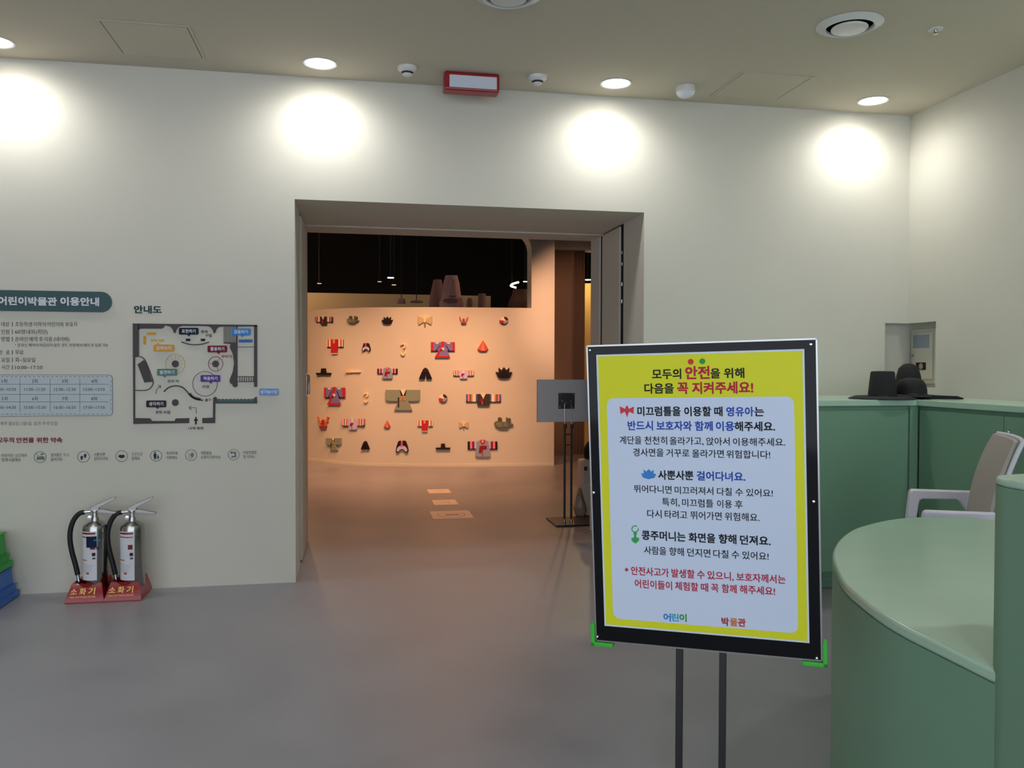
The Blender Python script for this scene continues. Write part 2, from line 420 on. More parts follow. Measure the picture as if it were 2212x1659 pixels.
# electrical panel in the corner recess
q0 = hit(1966, 712, 0, XR + ND - .03); q1 = hit(2018, 829, 0, XR + ND - .03)
t = thing('electrical_panel', 'cream metal panel box in the wall recess above the hats', 'panel box', (XR + ND, (q0.y + q1.y) / 2, q1.z))
PF = Frame((XR + ND - .03, 0, 0), (0, -1, 0), (0, 0, 1))
ya, yb_, za, zb_ = q1.y, min(q0.y, D + ND - .004), q1.z, q0.z
M_PANEL = mat('panel_paint', (205, 201, 186), .45)
MB().box(XR + ND - .022, XR + ND - .001, ya, yb_, za, zb_).build('housing', M_PANEL, t, bevel=.002)
pd = MB().box(XR + ND - .03, XR + ND - .022, ya + .02, yb_ - .02, za + .03, zb_ - .03).build('door', M_PANEL, t, bevel=.002)
def pxbox(fr, x0, y0, x1, y1):
    a = fr.px(x0, y0); b = fr.px(x1, y1); return [(a[0], b[1]), (b[0], b[1]), (b[0], a[1]), (a[0], a[1])]
MB().prism(pxbox(PF, 1973, 724, 2007, 751), 0, .002, PF).build('paper_notice', flat((150, 160, 172)), pd)
MB().prism(pxbox(PF, 1979, 783, 2000, 799), 0, .002, PF).build('round_sticker', flat((45, 38, 38)), pd)
c_ = PF.px(1990, 791)
MB().sheet(circ(c_[0], c_[1], .021, .021), .003, PF).build('sticker_disc', flat((176, 150, 130)), pd)
c_ = PF.px(1972, 768)
MB().lathe([(.009, 0), (.009, .006), (0, .007)], PF.p(c_[0], c_[1]), PF.N, 16).build('lock', M_STEEL, pd, smooth=True)

# three black horsehair hats and a folded band on the worktop
M_HAT = mat('black_horsehair', (13, 14, 17), .75, bump=.4, bscale=600)
M_HATG = mat('dark_gauze', (30, 34, 33), .85, bump=.5, bscale=700)
def hat(label, px, depth, r_b, r_t, h, brim, m, tilt=0.0, dome=False, tiltdir=(1, 0), lift=0):
    q = hit(px, 850, 1, depth); t = thing('brimmed_hat', label, 'hat', (q.x, depth, TOP))
    ax = V((math.sin(tilt) * tiltdir[0], math.sin(tilt) * tiltdir[1], math.cos(tilt)))
    base = V((q.x, depth, TOP + .006 + lift)) + V((0, 0, abs(math.sin(tilt)) * brim))
    pr = [(r_b + .001, 0.0)]
    if dome: pr += [(r_b, h * .35), (r_b * .93, h * .6), (r_b * .75, h * .85), (r_b * .4, h * .97), (0, h)]
    else: pr += [(r_b * .97, h * .2), (r_t, h - .008), (r_t - .006, h), (0, h + .002)]
    MB().lathe(pr, base, ax, 36).build('crown', m, t, smooth=True)
    MB().lathe([(r_b - .002, .012), (brim * .8, .012), (brim, -.001), (brim, -.005), (brim * .8, .006), (r_b - .002, 0)], base, ax, 48, cap=False).build('brim', M_HAT, t, smooth=True)
    MB().lathe([(r_b + .002, .004), (r_b + .002, .016), (r_b, .016)], base, ax, 36, cap=False).build('band', M_BLACK, t, smooth=True)
    return t
hat('leftmost black hat with a flat-topped see-through gauze crown, on the green worktop', 1906, 4.55, .082, .068, .160, .190, M_HATG)
hat('tall black hat with a rounded crown standing in the corner behind the others', 1962, 4.78, .078, .07, .210, .125, M_HAT, dome=True)
hat('low domed black hat in front of the tall one, on the green worktop', 1968, 4.53, .088, .08, .110, .112, M_HAT, dome=True, lift=.012)
hb0 = MB(); q = hit(2030, 852, 0, 3.45)
rb = [[(3.36, 4.58, TOP + .001), (3.36, 4.50, TOP + .001), (3.36, 4.50, TOP + .022), (3.36, 4.58, TOP + .026)],
      [(3.46, 4.58, TOP + .001), (3.45, 4.46, TOP + .001), (3.45, 4.46, TOP + .020), (3.46, 4.58, TOP + .024)],
      [(3.545, 4.56, TOP + .001), (3.53, 4.42, TOP + .001), (3.53, 4.42, TOP + .020), (3.545, 4.56, TOP + .018)],
      [(3.57, 4.54, TOP + .001), (3.555, 4.40, TOP + .001), (3.555, 4.40, TOP + .008), (3.57, 4.54, TOP + .010)]]
hb0.loft(rb).build('folded_hat', M_HAT, label='flat folded black cap at the right end of the hats', cat='hat', smooth=True)

# ------------------------------------------------------------------ office chair behind the desk
z4 = lambda x, y: (1760 + x / 3.319, 660 + y / 3.319)
M_CHW = mat('white_chair_frame', (222, 220, 232), .35)
M_CHB = mat('beige_mesh', (172, 164, 158), .8, bump=.3, bscale=500)
ch = thing('office_chair', 'white office chair with a beige mesh back behind the reception desk', 'chair', (2.75, 3.5, 0))
def armframe(z_arm, pxs):
    """plane facing the lens side of the chair at the given depth"""
    q = hit(*z4(*pxs), 2, z_arm); return q
# chair side frame: two vertical planes parallel to the seat direction
far0 = hit(*z4(690, 1325), 2, .69); near0 = hit(*z4(790, 1478), 2, .69)
far1 = hit(*z4(1120, 1335), 2, .69)
ux = V((far1.x - far0.x, far1.y - far0.y, 0)).normalized()
def sideplane(o): return Frame(o, ux, (0, 0, 1))
FA, NE = sideplane(far0), sideplane(near0)
def pp_(fr, L): return [fr.px(*z4(*q)) for q in L]
arm_poly = [(675, 1345), (682, 1322), (700, 1316), (1125, 1330), (1160, 1465), (1085, 1475), (1035, 1400), (1005, 1385), (765, 1382), (745, 1392), (738, 1420), (718, 1560), (650, 1560)]
P1 = pp_(FA, arm_poly)
for fr, nm in ((FA, 'arm'), (NE, 'arm')):
    MB().prism(P1, -.022, .022, fr).build(nm, M_CHW, ch, bevel=.007, smooth=True)
sx0, sx1 = P1[4][0] - .42, P1[4][0]
sep = (near0 - far0); sepn = sep.length
bfz = .43
seat = MB(); 
A = FA.O + FA.U * (sx0); A.z = 0
vdir = V((sep.x, sep.y, 0)); wlen = vdir.length; vd = vdir.normalized()
SF = Frame((FA.O.x, FA.O.y, 0), FA.U, vd) if FA.U.cross(vd).z > 0 else Frame((FA.O.x, FA.O.y, 0), FA.U, vd)
def sp(u, v, z): 
    q = V((FA.O.x, FA.O.y, 0)) + FA.U * u + vd * v; q.z = z; return q
rows = []
for u in [i / 10 for i in range(11)]:
    uu = sx0 + (sx1 + .03 - sx0) * u; zz = bfz - .03 * math.sin(u * pi) - (.03 * (1 - u * 5) if u < .2 else 0)
    rows.append([sp(uu, .06, zz), sp(uu, wlen - .06, zz), sp(uu, wlen - .06, zz + .05), sp(uu, wlen * .5, zz + .045), sp(uu, .06, zz + .05)])
MB().loft(rows).build('seat', mat('white_seat', (214, 216, 230), .5), ch, bevel=.01, smooth=True)
# backrest: a gently curved panel leaning back
bx, bz0, bz1 = sx1 - .03, .50, 0.985
def backpt(s_, t_, off=0):
    u = bx + .11 * t_ * t_ + .03 * (4 * (s_ - .5) ** 2) * -1 + off
    w = .055 + (wlen - .11) * s_
    return sp(u, w, bz0 + (bz1 - bz0) * t_)
def backmesh(o0, o1, s0=0.0, s1=1.0, t0=0.0, t1=1.0):
    b = MB(); rings = []
    nt, ns = 10, 8
    for j in range(nt + 1):
        t = t0 + (t1 - t0) * j / nt; k = 1 - .10 * (t ** 6)
        r = [backpt(.5 + (s0 + (s1 - s0) * i / ns - .5) * k, t, o0) for i in range(ns + 1)] + [backpt(.5 + (s0 + (s1 - s0) * i / ns - .5) * k, t, o1) for i in range(ns, -1, -1)]
        rings.append(r)
    return b.loft(rings)
backmesh(0, .02).build('backrest', M_CHB, ch, smooth=True, bevel=.004)
fr_ = MB()
edge = [backpt(0.0, t / 8, .035) for t in range(0, 9)] + [backpt(s_ / 6, 1.0, .035) for s_ in range(1, 6)] + [backpt(1.0, t / 8, .035) for t in range(8, -1, -1)]
fr_.tube(edge, .010, 8, closed=True)
fr_.build('back_frame', M_CHW, ch, smooth=True)
cc = sp((sx0 + sx1) / 2, wlen / 2, 0)
MB().lathe([(.10, .40), (.05, .38), (.028, .36), (.028, .12), (.04, .07), (0, .07)], cc, None, 20).build('gas_column', M_STEEL, ch, smooth=True)
for i in range(5):
    a = i * 2 * pi / 5 + .3; e = cc + V((math.cos(a) * .30, math.sin(a) * .30, .075))
    lg = MB().tube([cc + V((0, 0, .10)), e], [.026, .016], 8).build('leg', M_CHW, ch, smooth=True)
    MB().lathe([(.0, -.011), (.025, -.011), (.027, 0), (.025, .011), (0, .011)], e - V((0, 0, .048)), (-math.sin(a), math.cos(a), 0), 16).build('caster', M_BLACK, lg, smooth=True)

# ------------------------------------------------------------------ safety notice board on its stand
bc, bya, bpi, bro = V((0.98188717, 2.27553627, 1.1224945)) * S, -0.53465432, -0.04367841, 0.02505822
bw, bh = 0.65 * S, 0.90067144 * S
rx = V((math.cos(bya), math.sin(bya), 0)); nn = V((-math.sin(bya), math.cos(bya), 0))
up = V((0, 0, 1)) * math.cos(bpi) + nn * math.sin(bpi)
BU = rx * math.cos(bro) + up * math.sin(bro); BV = -rx * math.sin(bro) + up * math.cos(bro)
BF = Frame(bc, BU, BV)
st = thing('notice_board', 'yellow and white child safety notice in a black frame on a black two-pole stand', 'sign', (bc.x, bc.y, 0))
hw, hh = bw / 2, bh / 2
MB().box(-hw, hw, -hh, hh, -.022, -.006, BF).build('back_panel', M_BLACK, st)
rim = MB()
for q in ((-hw, hw, hh - .004, hh), (-hw, hw, -hh, -hh + .004), (-hw, -hw + .004, -hh, hh), (hw - .004, hw, -hh, hh)): rim.box(*q, -.023, .0, BF)
rim.build('rim', M_STEEL, st, label='thin silver rim')
MB().box(-hw + .004, hw - .004, -hh + .004, hh - .004, -.006, -.0015, BF).build('border', mat('glossy_black', (9, 10, 13), .07, spec=.16), st, label='glossy black border')
zA = lambda x, y: (1260 + x / 4.254, 730 + y / 4.254)
zB = lambda x, y: (1260 + x / 4.096, 1080 + y / 4.096)
pa, pb, pc2, pd2 = [BF.px(*q) for q in (zA(122, 155), zA(2027, 102), zB(2005, 1275), zB(183, 1108))]
u0, u1 = (pa[0] + pd2[0]) / 2, (pb[0] + pc2[0]) / 2; v1, v0 = (pa[1] + pb[1]) / 2, (pc2[1] + pd2[1]) / 2
MB().box(u0, u1, v0, v1, -.0015, -.0008, BF).build('poster', flat((205, 216, 228), .5), st)
m_ = .0045
MB().sheet([(u0 + m_, v0 + m_), (u1 - m_, v0 + m_), (u1 - m_, v1 - m_), (u0 + m_, v1 - m_)], -.0006, BF).build('poster_ground', mat('poster_yellow', (212, 214, 38), .45, spec=.2), st)
ia, ib, ic, idd = [BF.px(*q) for q in (zA(218, 549), zA(1938, 543), zB(1900, 1180), zB(260, 1050))]
MB().sheet(rrect((ia[0] + idd[0]) / 2, (ic[1] + idd[1]) / 2, (ib[0] + ic[0]) / 2, (ia[1] + ib[1]) / 2, .019, 8), -.0004, BF).build('text_panel', flat((200, 212, 232), .5), st)
BK, RD, BL = (22, 24, 30), (178, 38, 62), (38, 74, 168)
lines = [  # zoom frame, (y mid left, y mid right, x left, x right of that slope), height, weight, [(word, x0, x1, colour)]
 (zA, 334, 322, 632, 1480, 92, .030, [('모두의', 632, 900, BK), ('을', 1168, 1258, BK), ('위해', 1292, 1480, BK)]),
 (zA, 322, 319, 936, 1162, 118, .040, [('안전', 936, 1162, RD)]),
 (zA, 468, 462, 562, 832, 92, .030, [('다음을', 562, 832, BK)]),
 (zA, 462, 456, 862, 1562, 108, .040, [('꼭', 862, 965, RD), ('지켜주세요!', 1000, 1562, RD)]),
 (zA, 674, 678, 497, 1660, 86, .034, [('미끄럼틀을', 497, 895, BK), ('이용할', 927, 1175, BK), ('때', 1203, 1280, BK), ('영유아', 1313, 1567, BL), ('는', 1572, 1660, BK)]),
 (zA, 805, 815, 408, 1762, 86, .034, [('반드시', 408, 640, BL), ('보호자와', 672, 998, BL), ('함께', 1025, 1190, BL), ('이용', 1218, 1388, BL), ('해주세요.', 1390, 1762, BK)]),
 (zA, 938, 960, 335, 1855, 72, .012, [('계단을', 335, 535, BK), ('천천히', 562, 770, BK), ('올라가고,', 793, 1105, BK), ('앉아서', 1130, 1345, BK), ('이용해주세요.', 1375, 1855, BK)]),
 (zA, 1050, 1075, 458, 1718, 72, .012, [('경사면을', 458, 738, BK), ('거꾸로', 762, 975, BK), ('올라가면', 1000, 1292, BK), ('위험합니다!', 1315, 1718, BK)]),
 (zA, 1258, 1277, 688, 1490, 84, .034, [('사뿐사뿐', 688, 1012, BK), ('걸어다녀요.', 1042, 1490, BL)]),
 (zA, 1385, 1428, 465, 1742, 70, .012, [('뛰어다니면', 465, 812, BK), ('미끄러져서', 840, 1195, BK), ('다칠', 1228, 1365, BK), ('수', 1397, 1468, BK), ('있어요!', 1497, 1742, BK)]),
 (zA, 1507, 1532, 724, 1465, 72, .012, [('특히,', 724, 885, BK), ('미끄럼틀', 908, 1195, BK), ('이용', 1228, 1367, BK), ('후', 1393, 1465, BK)]),
 (zB, 121, 156, 565, 1560, 70, .012, [('다시', 565, 693, BK), ('타려고', 720, 920, BK), ('뛰어가면', 948, 1225, BK), ('위험해요.', 1252, 1560, BK)]),
 (zB, 310, 365, 517, 1658, 82, .034, [('콩주머니는', 517, 905, BK), ('화면을', 932, 1168, BK), ('향해', 1197, 1355, BK), ('던져요.', 1387, 1658, BK)]),
 (zB, 443, 500, 538, 1640, 70, .012, [('사람을', 538, 735, BK), ('향해', 760, 890, BK), ('던지면', 920, 1125, BK), ('다칠', 1150, 1285, BK), ('수', 1312, 1380, BK), ('있어요!', 1407, 1640, BK)]),
 (zB, 625, 705, 422, 1790, 74, .024, [('안전사고가', 422, 758, RD), ('발생할', 780, 985, RD), ('수', 1007, 1075, RD), ('있으니,', 1098, 1330, RD), ('보호자께서는', 1355, 1790, RD)]),
 (zB, 740, 808, 455, 1697, 74, .024, [('어린이들이', 455, 785, RD), ('체험할', 812, 1017, RD), ('때', 1040, 1105, RD), ('꼭', 1130, 1197, RD), ('함께', 1225, 1357, RD), ('해주세요!', 1385, 1697, RD)]),
 (zB, 1037, 1044, 708, 915, 68, .045, [('어', 708, 775, (60, 130, 200)), ('린', 780, 845, (60, 160, 200)), ('이', 850, 915, (50, 150, 70))]),
 (zB, 1075, 1088, 1222, 1438, 72, .045, [('박', 1222, 1290, (170, 50, 50)), ('물', 1298, 1365, (205, 125, 70)), ('관', 1368, 1438, (190, 60, 60))]),
]
def lettering(fr, parent, z, yl, yr, xl, xr, h, wt, words, w=.0003, lift=0, latin=False):
    for s, a, b, c in words:
        f = lambda x: yl + (yr - yl) * (x - xl) / (xr - xl)
        pl = fr.px(*z(a, f(a))); pr = fr.px(*z(b, f(b)))
        pl = (pl[0], (pl[1] + pr[1]) / 2); pr = (pr[0], pl[1])
        xm = (a + b) / 2; hh_ = abs(fr.px(*z(xm, f(xm) - h / 2))[1] - fr.px(*z(xm, f(xm) + h / 2))[1])
        m = MB(); write(m, fr, s, pl, pr, hh_, wt, w, latin); m.build('lettering', flat(c, .5), parent)
for L in lines: lettering(BF, st, *L, w=.0001)
star = BF.px(*zB(383, 617)); sb = MB()
for k in range(3):
    a = k * pi / 3; d = V((math.cos(a + pi / 2), math.sin(a + pi / 2))) * .0052
    sb_ = strokes([(star[0] - d.x, star[1] - d.y), (star[0] + d.x, star[1] + d.y)], .0024)
    for q in sb_: sb.sheet(q, .0001 + k * .00002, BF)
sb.build('asterisk', flat(RD, .5), st)
def ppoly(fr, z, L): return [fr.px(*z(*q)) for q in L]
for (x, y), c in (((987, 219), (200, 60, 58)), ((1094, 215), (44, 150, 70))):
    q = BF.px(*zA(x, y)); MB().sheet(circ(q[0], q[1], .0072), .0001, BF).build('dot', flat(c, .5), st)
MB().sheet(ppoly(BF, zA, [(335, 628), (385, 652), (390, 632), (400, 620), (411, 632), (418, 652), (465, 630), (462, 698), (424, 678), (412, 700), (403, 731), (392, 700), (380, 678), (342, 700)]), .0001, BF).build('bow_icon', flat((205, 66, 72), .5), st)
MB().sheet(ppoly(BF, zA, [(530, 1243), (556, 1246), (553, 1208), (578, 1228), (601, 1205), (624, 1228), (648, 1212), (646, 1247), (670, 1250), (655, 1285), (600, 1298), (548, 1283)]), .0001, BF).build('crown_icon', flat((62, 130, 200), .5), st)
ic_ = MB(); rr = ppoly(BF, zB, circ(458, 257, 28, 28, 18, -.2, 2 * pi - .9))
for q in strokes(rr, .0028): ic_.sheet(q, .0001, BF)
ic_.sheet(ppoly(BF, zB, [(446, 280), (472, 284), (474, 300), (468, 318), (474, 335), (490, 333), (496, 348), (488, 365), (462, 386), (436, 368), (424, 350), (430, 333), (446, 333), (450, 318), (444, 300)]), .00012, BF)
ic_.build('charm_icon', flat((58, 160, 84), .5), st)
for fn, x, y in ((zA, 62, 113), (zA, 2091, 59), (zA, 97, 1420), (zA, 2117, 1502), (zB, 126, 1208), (zB, 2066, 1398)):
    q = BF.px(*fn(x, y)); MB().lathe([(.0046, -.0015), (.0046, .002), (.003, .0042), (0, .0048)], BF.p(q[0], q[1]), BF.N, 16).build('screw', M_CHROME, st, smooth=True)
M_CLIP = mat('green_clip', (52, 178, 48), .45)
for sx in (-1, 1):
    b = MB(); x_ = sx * hw; 
    for xa, xb2, ya2, yb2 in ((x_, x_ + sx * .011, -hh - .012, -hh + .048), (x_ - sx * .047, x_ + sx * .011, -hh - .012, -hh - .001)):
        b.box(min(xa, xb2), max(xa, xb2), ya2, yb2, -.026, .006, BF)
    b.build('corner_clip', M_CLIP, st, bevel=.002, label='bright green corner clip')
for x in (1468, 1561.5):
    fr2 = Frame(BF.p(0, 0, -.034), BU, BV); q = fr2.px(x, 1430); P = fr2.p(*q); q2 = fr2.px(x, 1000); P2 = fr2.p(*q2)
    MB().box(-.0085, .0085, -.0085, .0085, .012, P2.z, Frame((P.x, P.y, 0), rx, nn)).build('pole', M_BLACK, st, bevel=.001)
pf = Frame((BF.p(0, 0, -.034).x, BF.p(0, 0, -.034).y, 0), rx, nn)
q = pf.px
MB().box(-.21, .21, -.16, .16, 0, .012, pf).build('base_plate', M_BLACK, st, bevel=.002)
MB().box(-.10, .10, .0, .014, bc.z - .03, bc.z + .06, pf).build('bracket', M_BLACK, st)

# ------------------------------------------------------------------ ceiling fittings
M_LENS = mat('lamp_lens', (255, 255, 252), .4, emit=(255, 252, 245), estr=9.0)
def downlight(x, y, label):
    t = thing('downlight', label, 'light', (x, y, HC), 'recessed ceiling downlights')
    MB().lathe([(.082, -.001), (.096, -.001), (.097, -.004), (.092, -.006), (.083, -.003)], (x, y, HC), None, 40, cap=False).build('trim_ring', M_WHITE, t, smooth=True)
    MB().lathe([(.082, -.0025), (0, -.0025)], (x, y, HC), None, 40).build('lens', M_LENS, t)
    return t
lt = downlight(WASH_X[2], WASH_Y, 'bright round downlight above the left side of the doorway')
KIDS[lt.name] = list(lt.children)
for x, lb in ((WASH_X[1], 'bright downlight cut by the left edge of the photo'), (WASH_X[3], 'bright round downlight right of the red sign box, above the doorway'), (WASH_X[4], 'bright round downlight nearest the room corner')):
    dup(lt, (x, WASH_Y, HC), lb)
for (x, y), lb in zip(ROOM_LAMPS + [(WASH_X[0], WASH_Y)], ('added left lobby fill downlight two steps from the entrance wall, outside the photo', 'added left lobby fill downlight behind the photographer',
        'added middle lobby fill downlight behind the photographer', 'added lobby fill downlight above the near end of the reception desk', 'downlight by the right wall, just past the edge of the photo', 'downlight by the entrance wall, furthest left beyond the photo')):
    dup(lt, (x, y, HC), lb)

def diffuser(px, py, label):
    q = hit(px, py, 2, HC); t = thing('air_diffuser', label, 'vent', (q.x, q.y, HC), 'round ceiling air diffusers')
    R_ = .160
    MB().lathe([(R_ * .78, -.012), (R_, -.002), (R_ + .003, -.0005), (R_ * .80, -.018), (R_ * .74, -.022), (R_ * .70, -.015), (R_ * .70, -.0005)], q, None, 48, cap=False).build('outer_ring', M_WHITE, t, smooth=True)
    MB().lathe([(R_ * .72, -.003), (0, -.003)], q, None, 40).build('throat', flat((40, 42, 44)), t)
    MB().lathe([(R_ * .54, -.016), (R_ * .555, -.020), (R_ * .53, -.026), (R_ * .3, -.030), (0, -.031)], q, None, 48).build('centre_disc', M_WHITE, t, smooth=True)
    MB().tube([q + V((0, 0, -.003)), q + V((0, 0, -.02))], .012).build('stem', M_STEEL, t)
diffuser(1835, 53, 'white round air diffuser in the ceiling, near the top right')
diffuser(1098, -14, 'white round air diffuser cut by the top edge of the photo')

def detector(px, py, label):
    q = hit(px, py, 2, HC); t = thing('smoke_detector', label, 'detector', (q.x, q.y, HC), 'smoke detectors by the red sign box')
    MB().lathe([(.056, 0), (.056, -.012), (.050, -.022), (.036, -.028), (.034, -.030)], q, None, 36, cap=False).build('base', M_WHITE, t, smooth=True)
    MB().lathe([(.030, -.029), (.027, -.040), (0, -.040)], q, None, 24).build('grille', flat((60, 60, 58)), t, smooth=True)
    MB().lathe([(.029, -.040), (.028, -.046), (.016, -.052), (0, -.053)], q, None, 24).build('cap', M_WHITE, t, smooth=True)
detector(880, 145, 'small white smoke detector left of the red sign box')
detector(1161, 165, 'small white smoke detector right of the red sign box')
q = hit(1481, 187, 2, HC); t = thing('motion_sensor', 'white round domed sensor on the ceiling right of the second downlight', 'sensor', (q.x, q.y, HC))
MB().lathe([(.056, 0), (.058, -.006), (.057, -.040)], q, None, 40).build('housing', M_WHITE, t, smooth=True)
MB().lathe([(.056, -.040), (.050, -.054), (.030, -.066), (0, -.070)], q, None, 40).build('dome', mat('milky', (226, 228, 236), .25), t, smooth=True)
q = hit(2021, 63, 2, HC); t = thing('sprinkler', 'small white sprinkler head near the top right corner', 'sprinkler', (q.x, q.y, HC))
MB().lathe([(.036, 0), (.036, -.003), (.030, -.005), (.012, -.006)], q, None, 32).build('escutcheon', M_WHITE, t, smooth=True)
MB().lathe([(.009, -.004), (.008, -.014), (.004, -.020), (.013, -.022), (.013, -.024), (0, -.025)], q, None, 20).build('sprinkler_head', M_STEEL, t, smooth=True)

def hatch(pxs, label):
    P = [hit(x, y, 2, HC) for x, y in pxs]; x0 = min(P[0].x, P[3].x); x1 = max(P[1].x, P[2].x); y0 = (P[0].y + P[1].y) / 2; y1 = (P[2].y + P[3].y) / 2
    t = thing('access_panel', label, 'access panel', ((x0 + x1) / 2, (y0 + y1) / 2, HC)); w = .016
    b = MB()
    for q in ((x0, x1, y0, y0 + w), (x0, x1, y1 - w, y1), (x0, x0 + w, y0 + w, y1 - w), (x1 - w, x1, y0 + w, y1 - w)): b.box(*q, HC - .004, HC - .0005)
    b.build('frame', M_CEIL, t, bevel=.001)
    b = MB()
    for q in ((x0 + w, x1 - w, y0 + w, y0 + w + .004), (x0 + w, x0 + w + .004, y0 + w, y1 - w), (x1 - w - .004, x1 - w, y0 + w, y1 - w)): b.box(*q, HC - .0012, HC - .0004)
    b.build('joint', flat((78, 74, 66)), t)
    MB().box(x0 + w + .004, x1 - w - .004, y0 + w + .004, y1 - w, HC - .003, HC - .0005).build('panel', M_CEIL, t)
hatch([(203, 38), (412, 58), (440, 127), (262, 117)], 'square ceiling access hatch between the two left downlights')
hatch([(1604, 154), (1760, 166), (1672, 217), (1538, 206)], 'square ceiling access hatch above the notice board')

# red sign box with a blank white face
a = hit(960, 152, 2, HC); c = hit(1080, 159, 2, HC); yy = (a.y + c.y) / 2
zl = hit(1080, 200, 1, yy).z; x0, x1 = a.x, c.x
t = thing('sign_box', 'red sign box with a blank white face on the ceiling above the doorway', 'sign', ((x0 + x1) / 2, yy, HC))
M_RED = mat('red_plastic', (150, 26, 34), .3)
MB().box(x0, x1, yy, yy + .10, zl, HC - .001).build('housing', M_RED, t, bevel=.012, seg=3)
fr3 = Frame((0, yy - .0005, 0), (1, 0, 0), (0, 0, 1))
p0 = fr3.px(971, 161); p1 = fr3.px(1073, 194)
MB().box(p0[0], p1[0], p1[1], p0[1], 0.0, .004, fr3).build('face_panel', mat('sign_face', (206, 212, 226), .4), t)

# ------------------------------------------------------------------ fire extinguishers
YX = 5.80 * S
M_RUB = mat('black_rubber', (20, 19, 20), .6)
M_LAB = flat((212, 214, 220), .55)
def extinguisher(px, label, blue):
    xx = hit(px, 1200, 1, YX).x; t = thing('fire_extinguisher', label, 'fire extinguisher', (xx, YX, 0), 'steel fire extinguishers in red stands')
    z0 = .05; r = .064; P = lambda x, y: hit(x, y, 1, YX)
    zs = P(px, 1136).z
    MB().lathe([(r * .9, z0), (r, z0 + .012), (r, zs - .012), (r * .93, zs + .006), (r * .6, zs + .022), (.022, zs + .030), (.018, zs + .05), (0, zs + .05)], (xx, YX, 0), None, 48).build('cylinder', M_STEEL, t, smooth=True)
    MB().lathe([(.016, zs + .04), (.016, zs + .075), (.020, zs + .08), (.020, zs + .09), (0, zs + .09)], (xx, YX, 0), None, 20).build('valve', M_CHROME, t, smooth=True)
    zv = zs + .085
    F = Frame((xx, YX, zv), (1, 0, 0), (0, 0, 1))
    MB().prism([(-.024, -.01), (.02, -.01), (.025, .018), (.105, .062), (.112, .078), (.10, .076), (.02, .042), (-.02, .022)], -.011, .011, F).build('lever', M_STEEL, t, bevel=.002)
    MB().prism([(-.005, -.012), (.03, -.012), (.125, -.022), (.13, -.012), (.05, .008), (.0, .012)], -.010, .010, F).build('carry_handle', M_STEEL, t, bevel=.002)
    g = F.p(-.022, -.034, .018); MB().lathe([(.011, 0), (.011, .008), (0, .009)], g, F.N, 20).build('gauge', M_CHROME, t, smooth=True)
    MB().tube([F.p(-.012, -.004), F.p(-.062, -.006)], .0085).build('hose_coupling', M_CHROME, t, smooth=True)
    hp = [F.p(-.056, -.006), F.p(-.085, -.016), F.p(-.112, -.052), F.p(-.128, -.105), F.p(-.130, -.165), F.p(-.120, -.23), F.p(-.103, -.30), F.p(-.092, -.355)]
    hp = [V(q) for q in smoothpath([tuple(q) for q in hp], 4)]
    MB().tube(hp, .0135, 12).build('hose', M_RUB, t, smooth=True)
    MB().tube([F.p(-.092, -.35), F.p(-.089, -.375), F.p(-.083, -.42)], [.0095, .009, .014], 14).build('nozzle', M_CHROME, t, smooth=True)
    def wrap(a0, a1, za_, zb2, off, m, nm, par=t):
        return MB().lathe([(r + off, za_), (r + off, zb2)], (xx, YX, 0), None, 16, math.radians(a0), math.radians(a1)).build(nm, m, par, smooth=True)
    zz = lambda y: P(px, y).z
    lb = wrap(205, 292, zz(1248), zz(1186), .0006, M_LAB, 'label')
    l2 = wrap(200, 292, zz(1188), zz(1144), .0008, M_LAB, 'label')
    wrap(208, 286, zz(1150), zz(1146), .0012, M_RED, 'stripe', l2); wrap(208, 286, zz(1157), zz(1155), .0012, M_RED, 'stripe', l2)
    wrap(210, 244, zz(1206), zz(1204), .0010, mat('label_red', (190, 70, 50)), 'stripe', lb); wrap(240, 256, zz(1235), zz(1231), .0010, mat('label_red', (190, 70, 50)), 'stripe', lb)
    wrap(270, 286, zz(1196), zz(1189), .0010, flat((70, 40, 42)), 'pictogram', lb); wrap(272, 286, zz(1203), zz(1199), .0010, flat((90, 90, 95)), 'pictogram', lb)
    for k in range(7): wrap(210, 240 + (k * 37 % 40), zz(1212 + k * 3.0 + .8), zz(1212 + k * 3.0), .0009, flat((168, 170, 178)), 'small_print', lb)
    wrap(262, 284, zz(1182), zz(1172), .0011, flat((120, 50, 55)), 'pictogram', l2)
    if blue:
        wrap(243, 292, zz(1178), zz(1154), .0014, flat((20, 38, 62)), 'dark_label')
    if blue:
        FL = Frame((xx, YX - r - .0022, 0), (1, 0, 0), (0, 0, 1)); mb = MB()
        cs = FL.px(px + 5, 1166); write(mb, FL, 'safe', (cs[0] - .020, cs[1]), (cs[0] + .014, cs[1]), .013, .01, 0, True)
        mb.build('lettering', flat((90, 150, 200)), t)
        mb = MB(); cs = FL.px(px + 1, 1185); write(mb, FL, 'DJ', (cs[0] - .012, cs[1]), (cs[0] + .016, cs[1]), .015, .03, 0, True)
        mb.build('lettering', flat((50, 44, 100)), t)
    return t
extinguisher(206, 'left steel fire extinguisher with a dark blue sticker, standing in a red stand', True)
extinguisher(286.5, 'right steel fire extinguisher without a blue sticker, standing in a red stand', False)
M_STD = mat('red_stand', (146, 16, 24), .3, coat=.12)
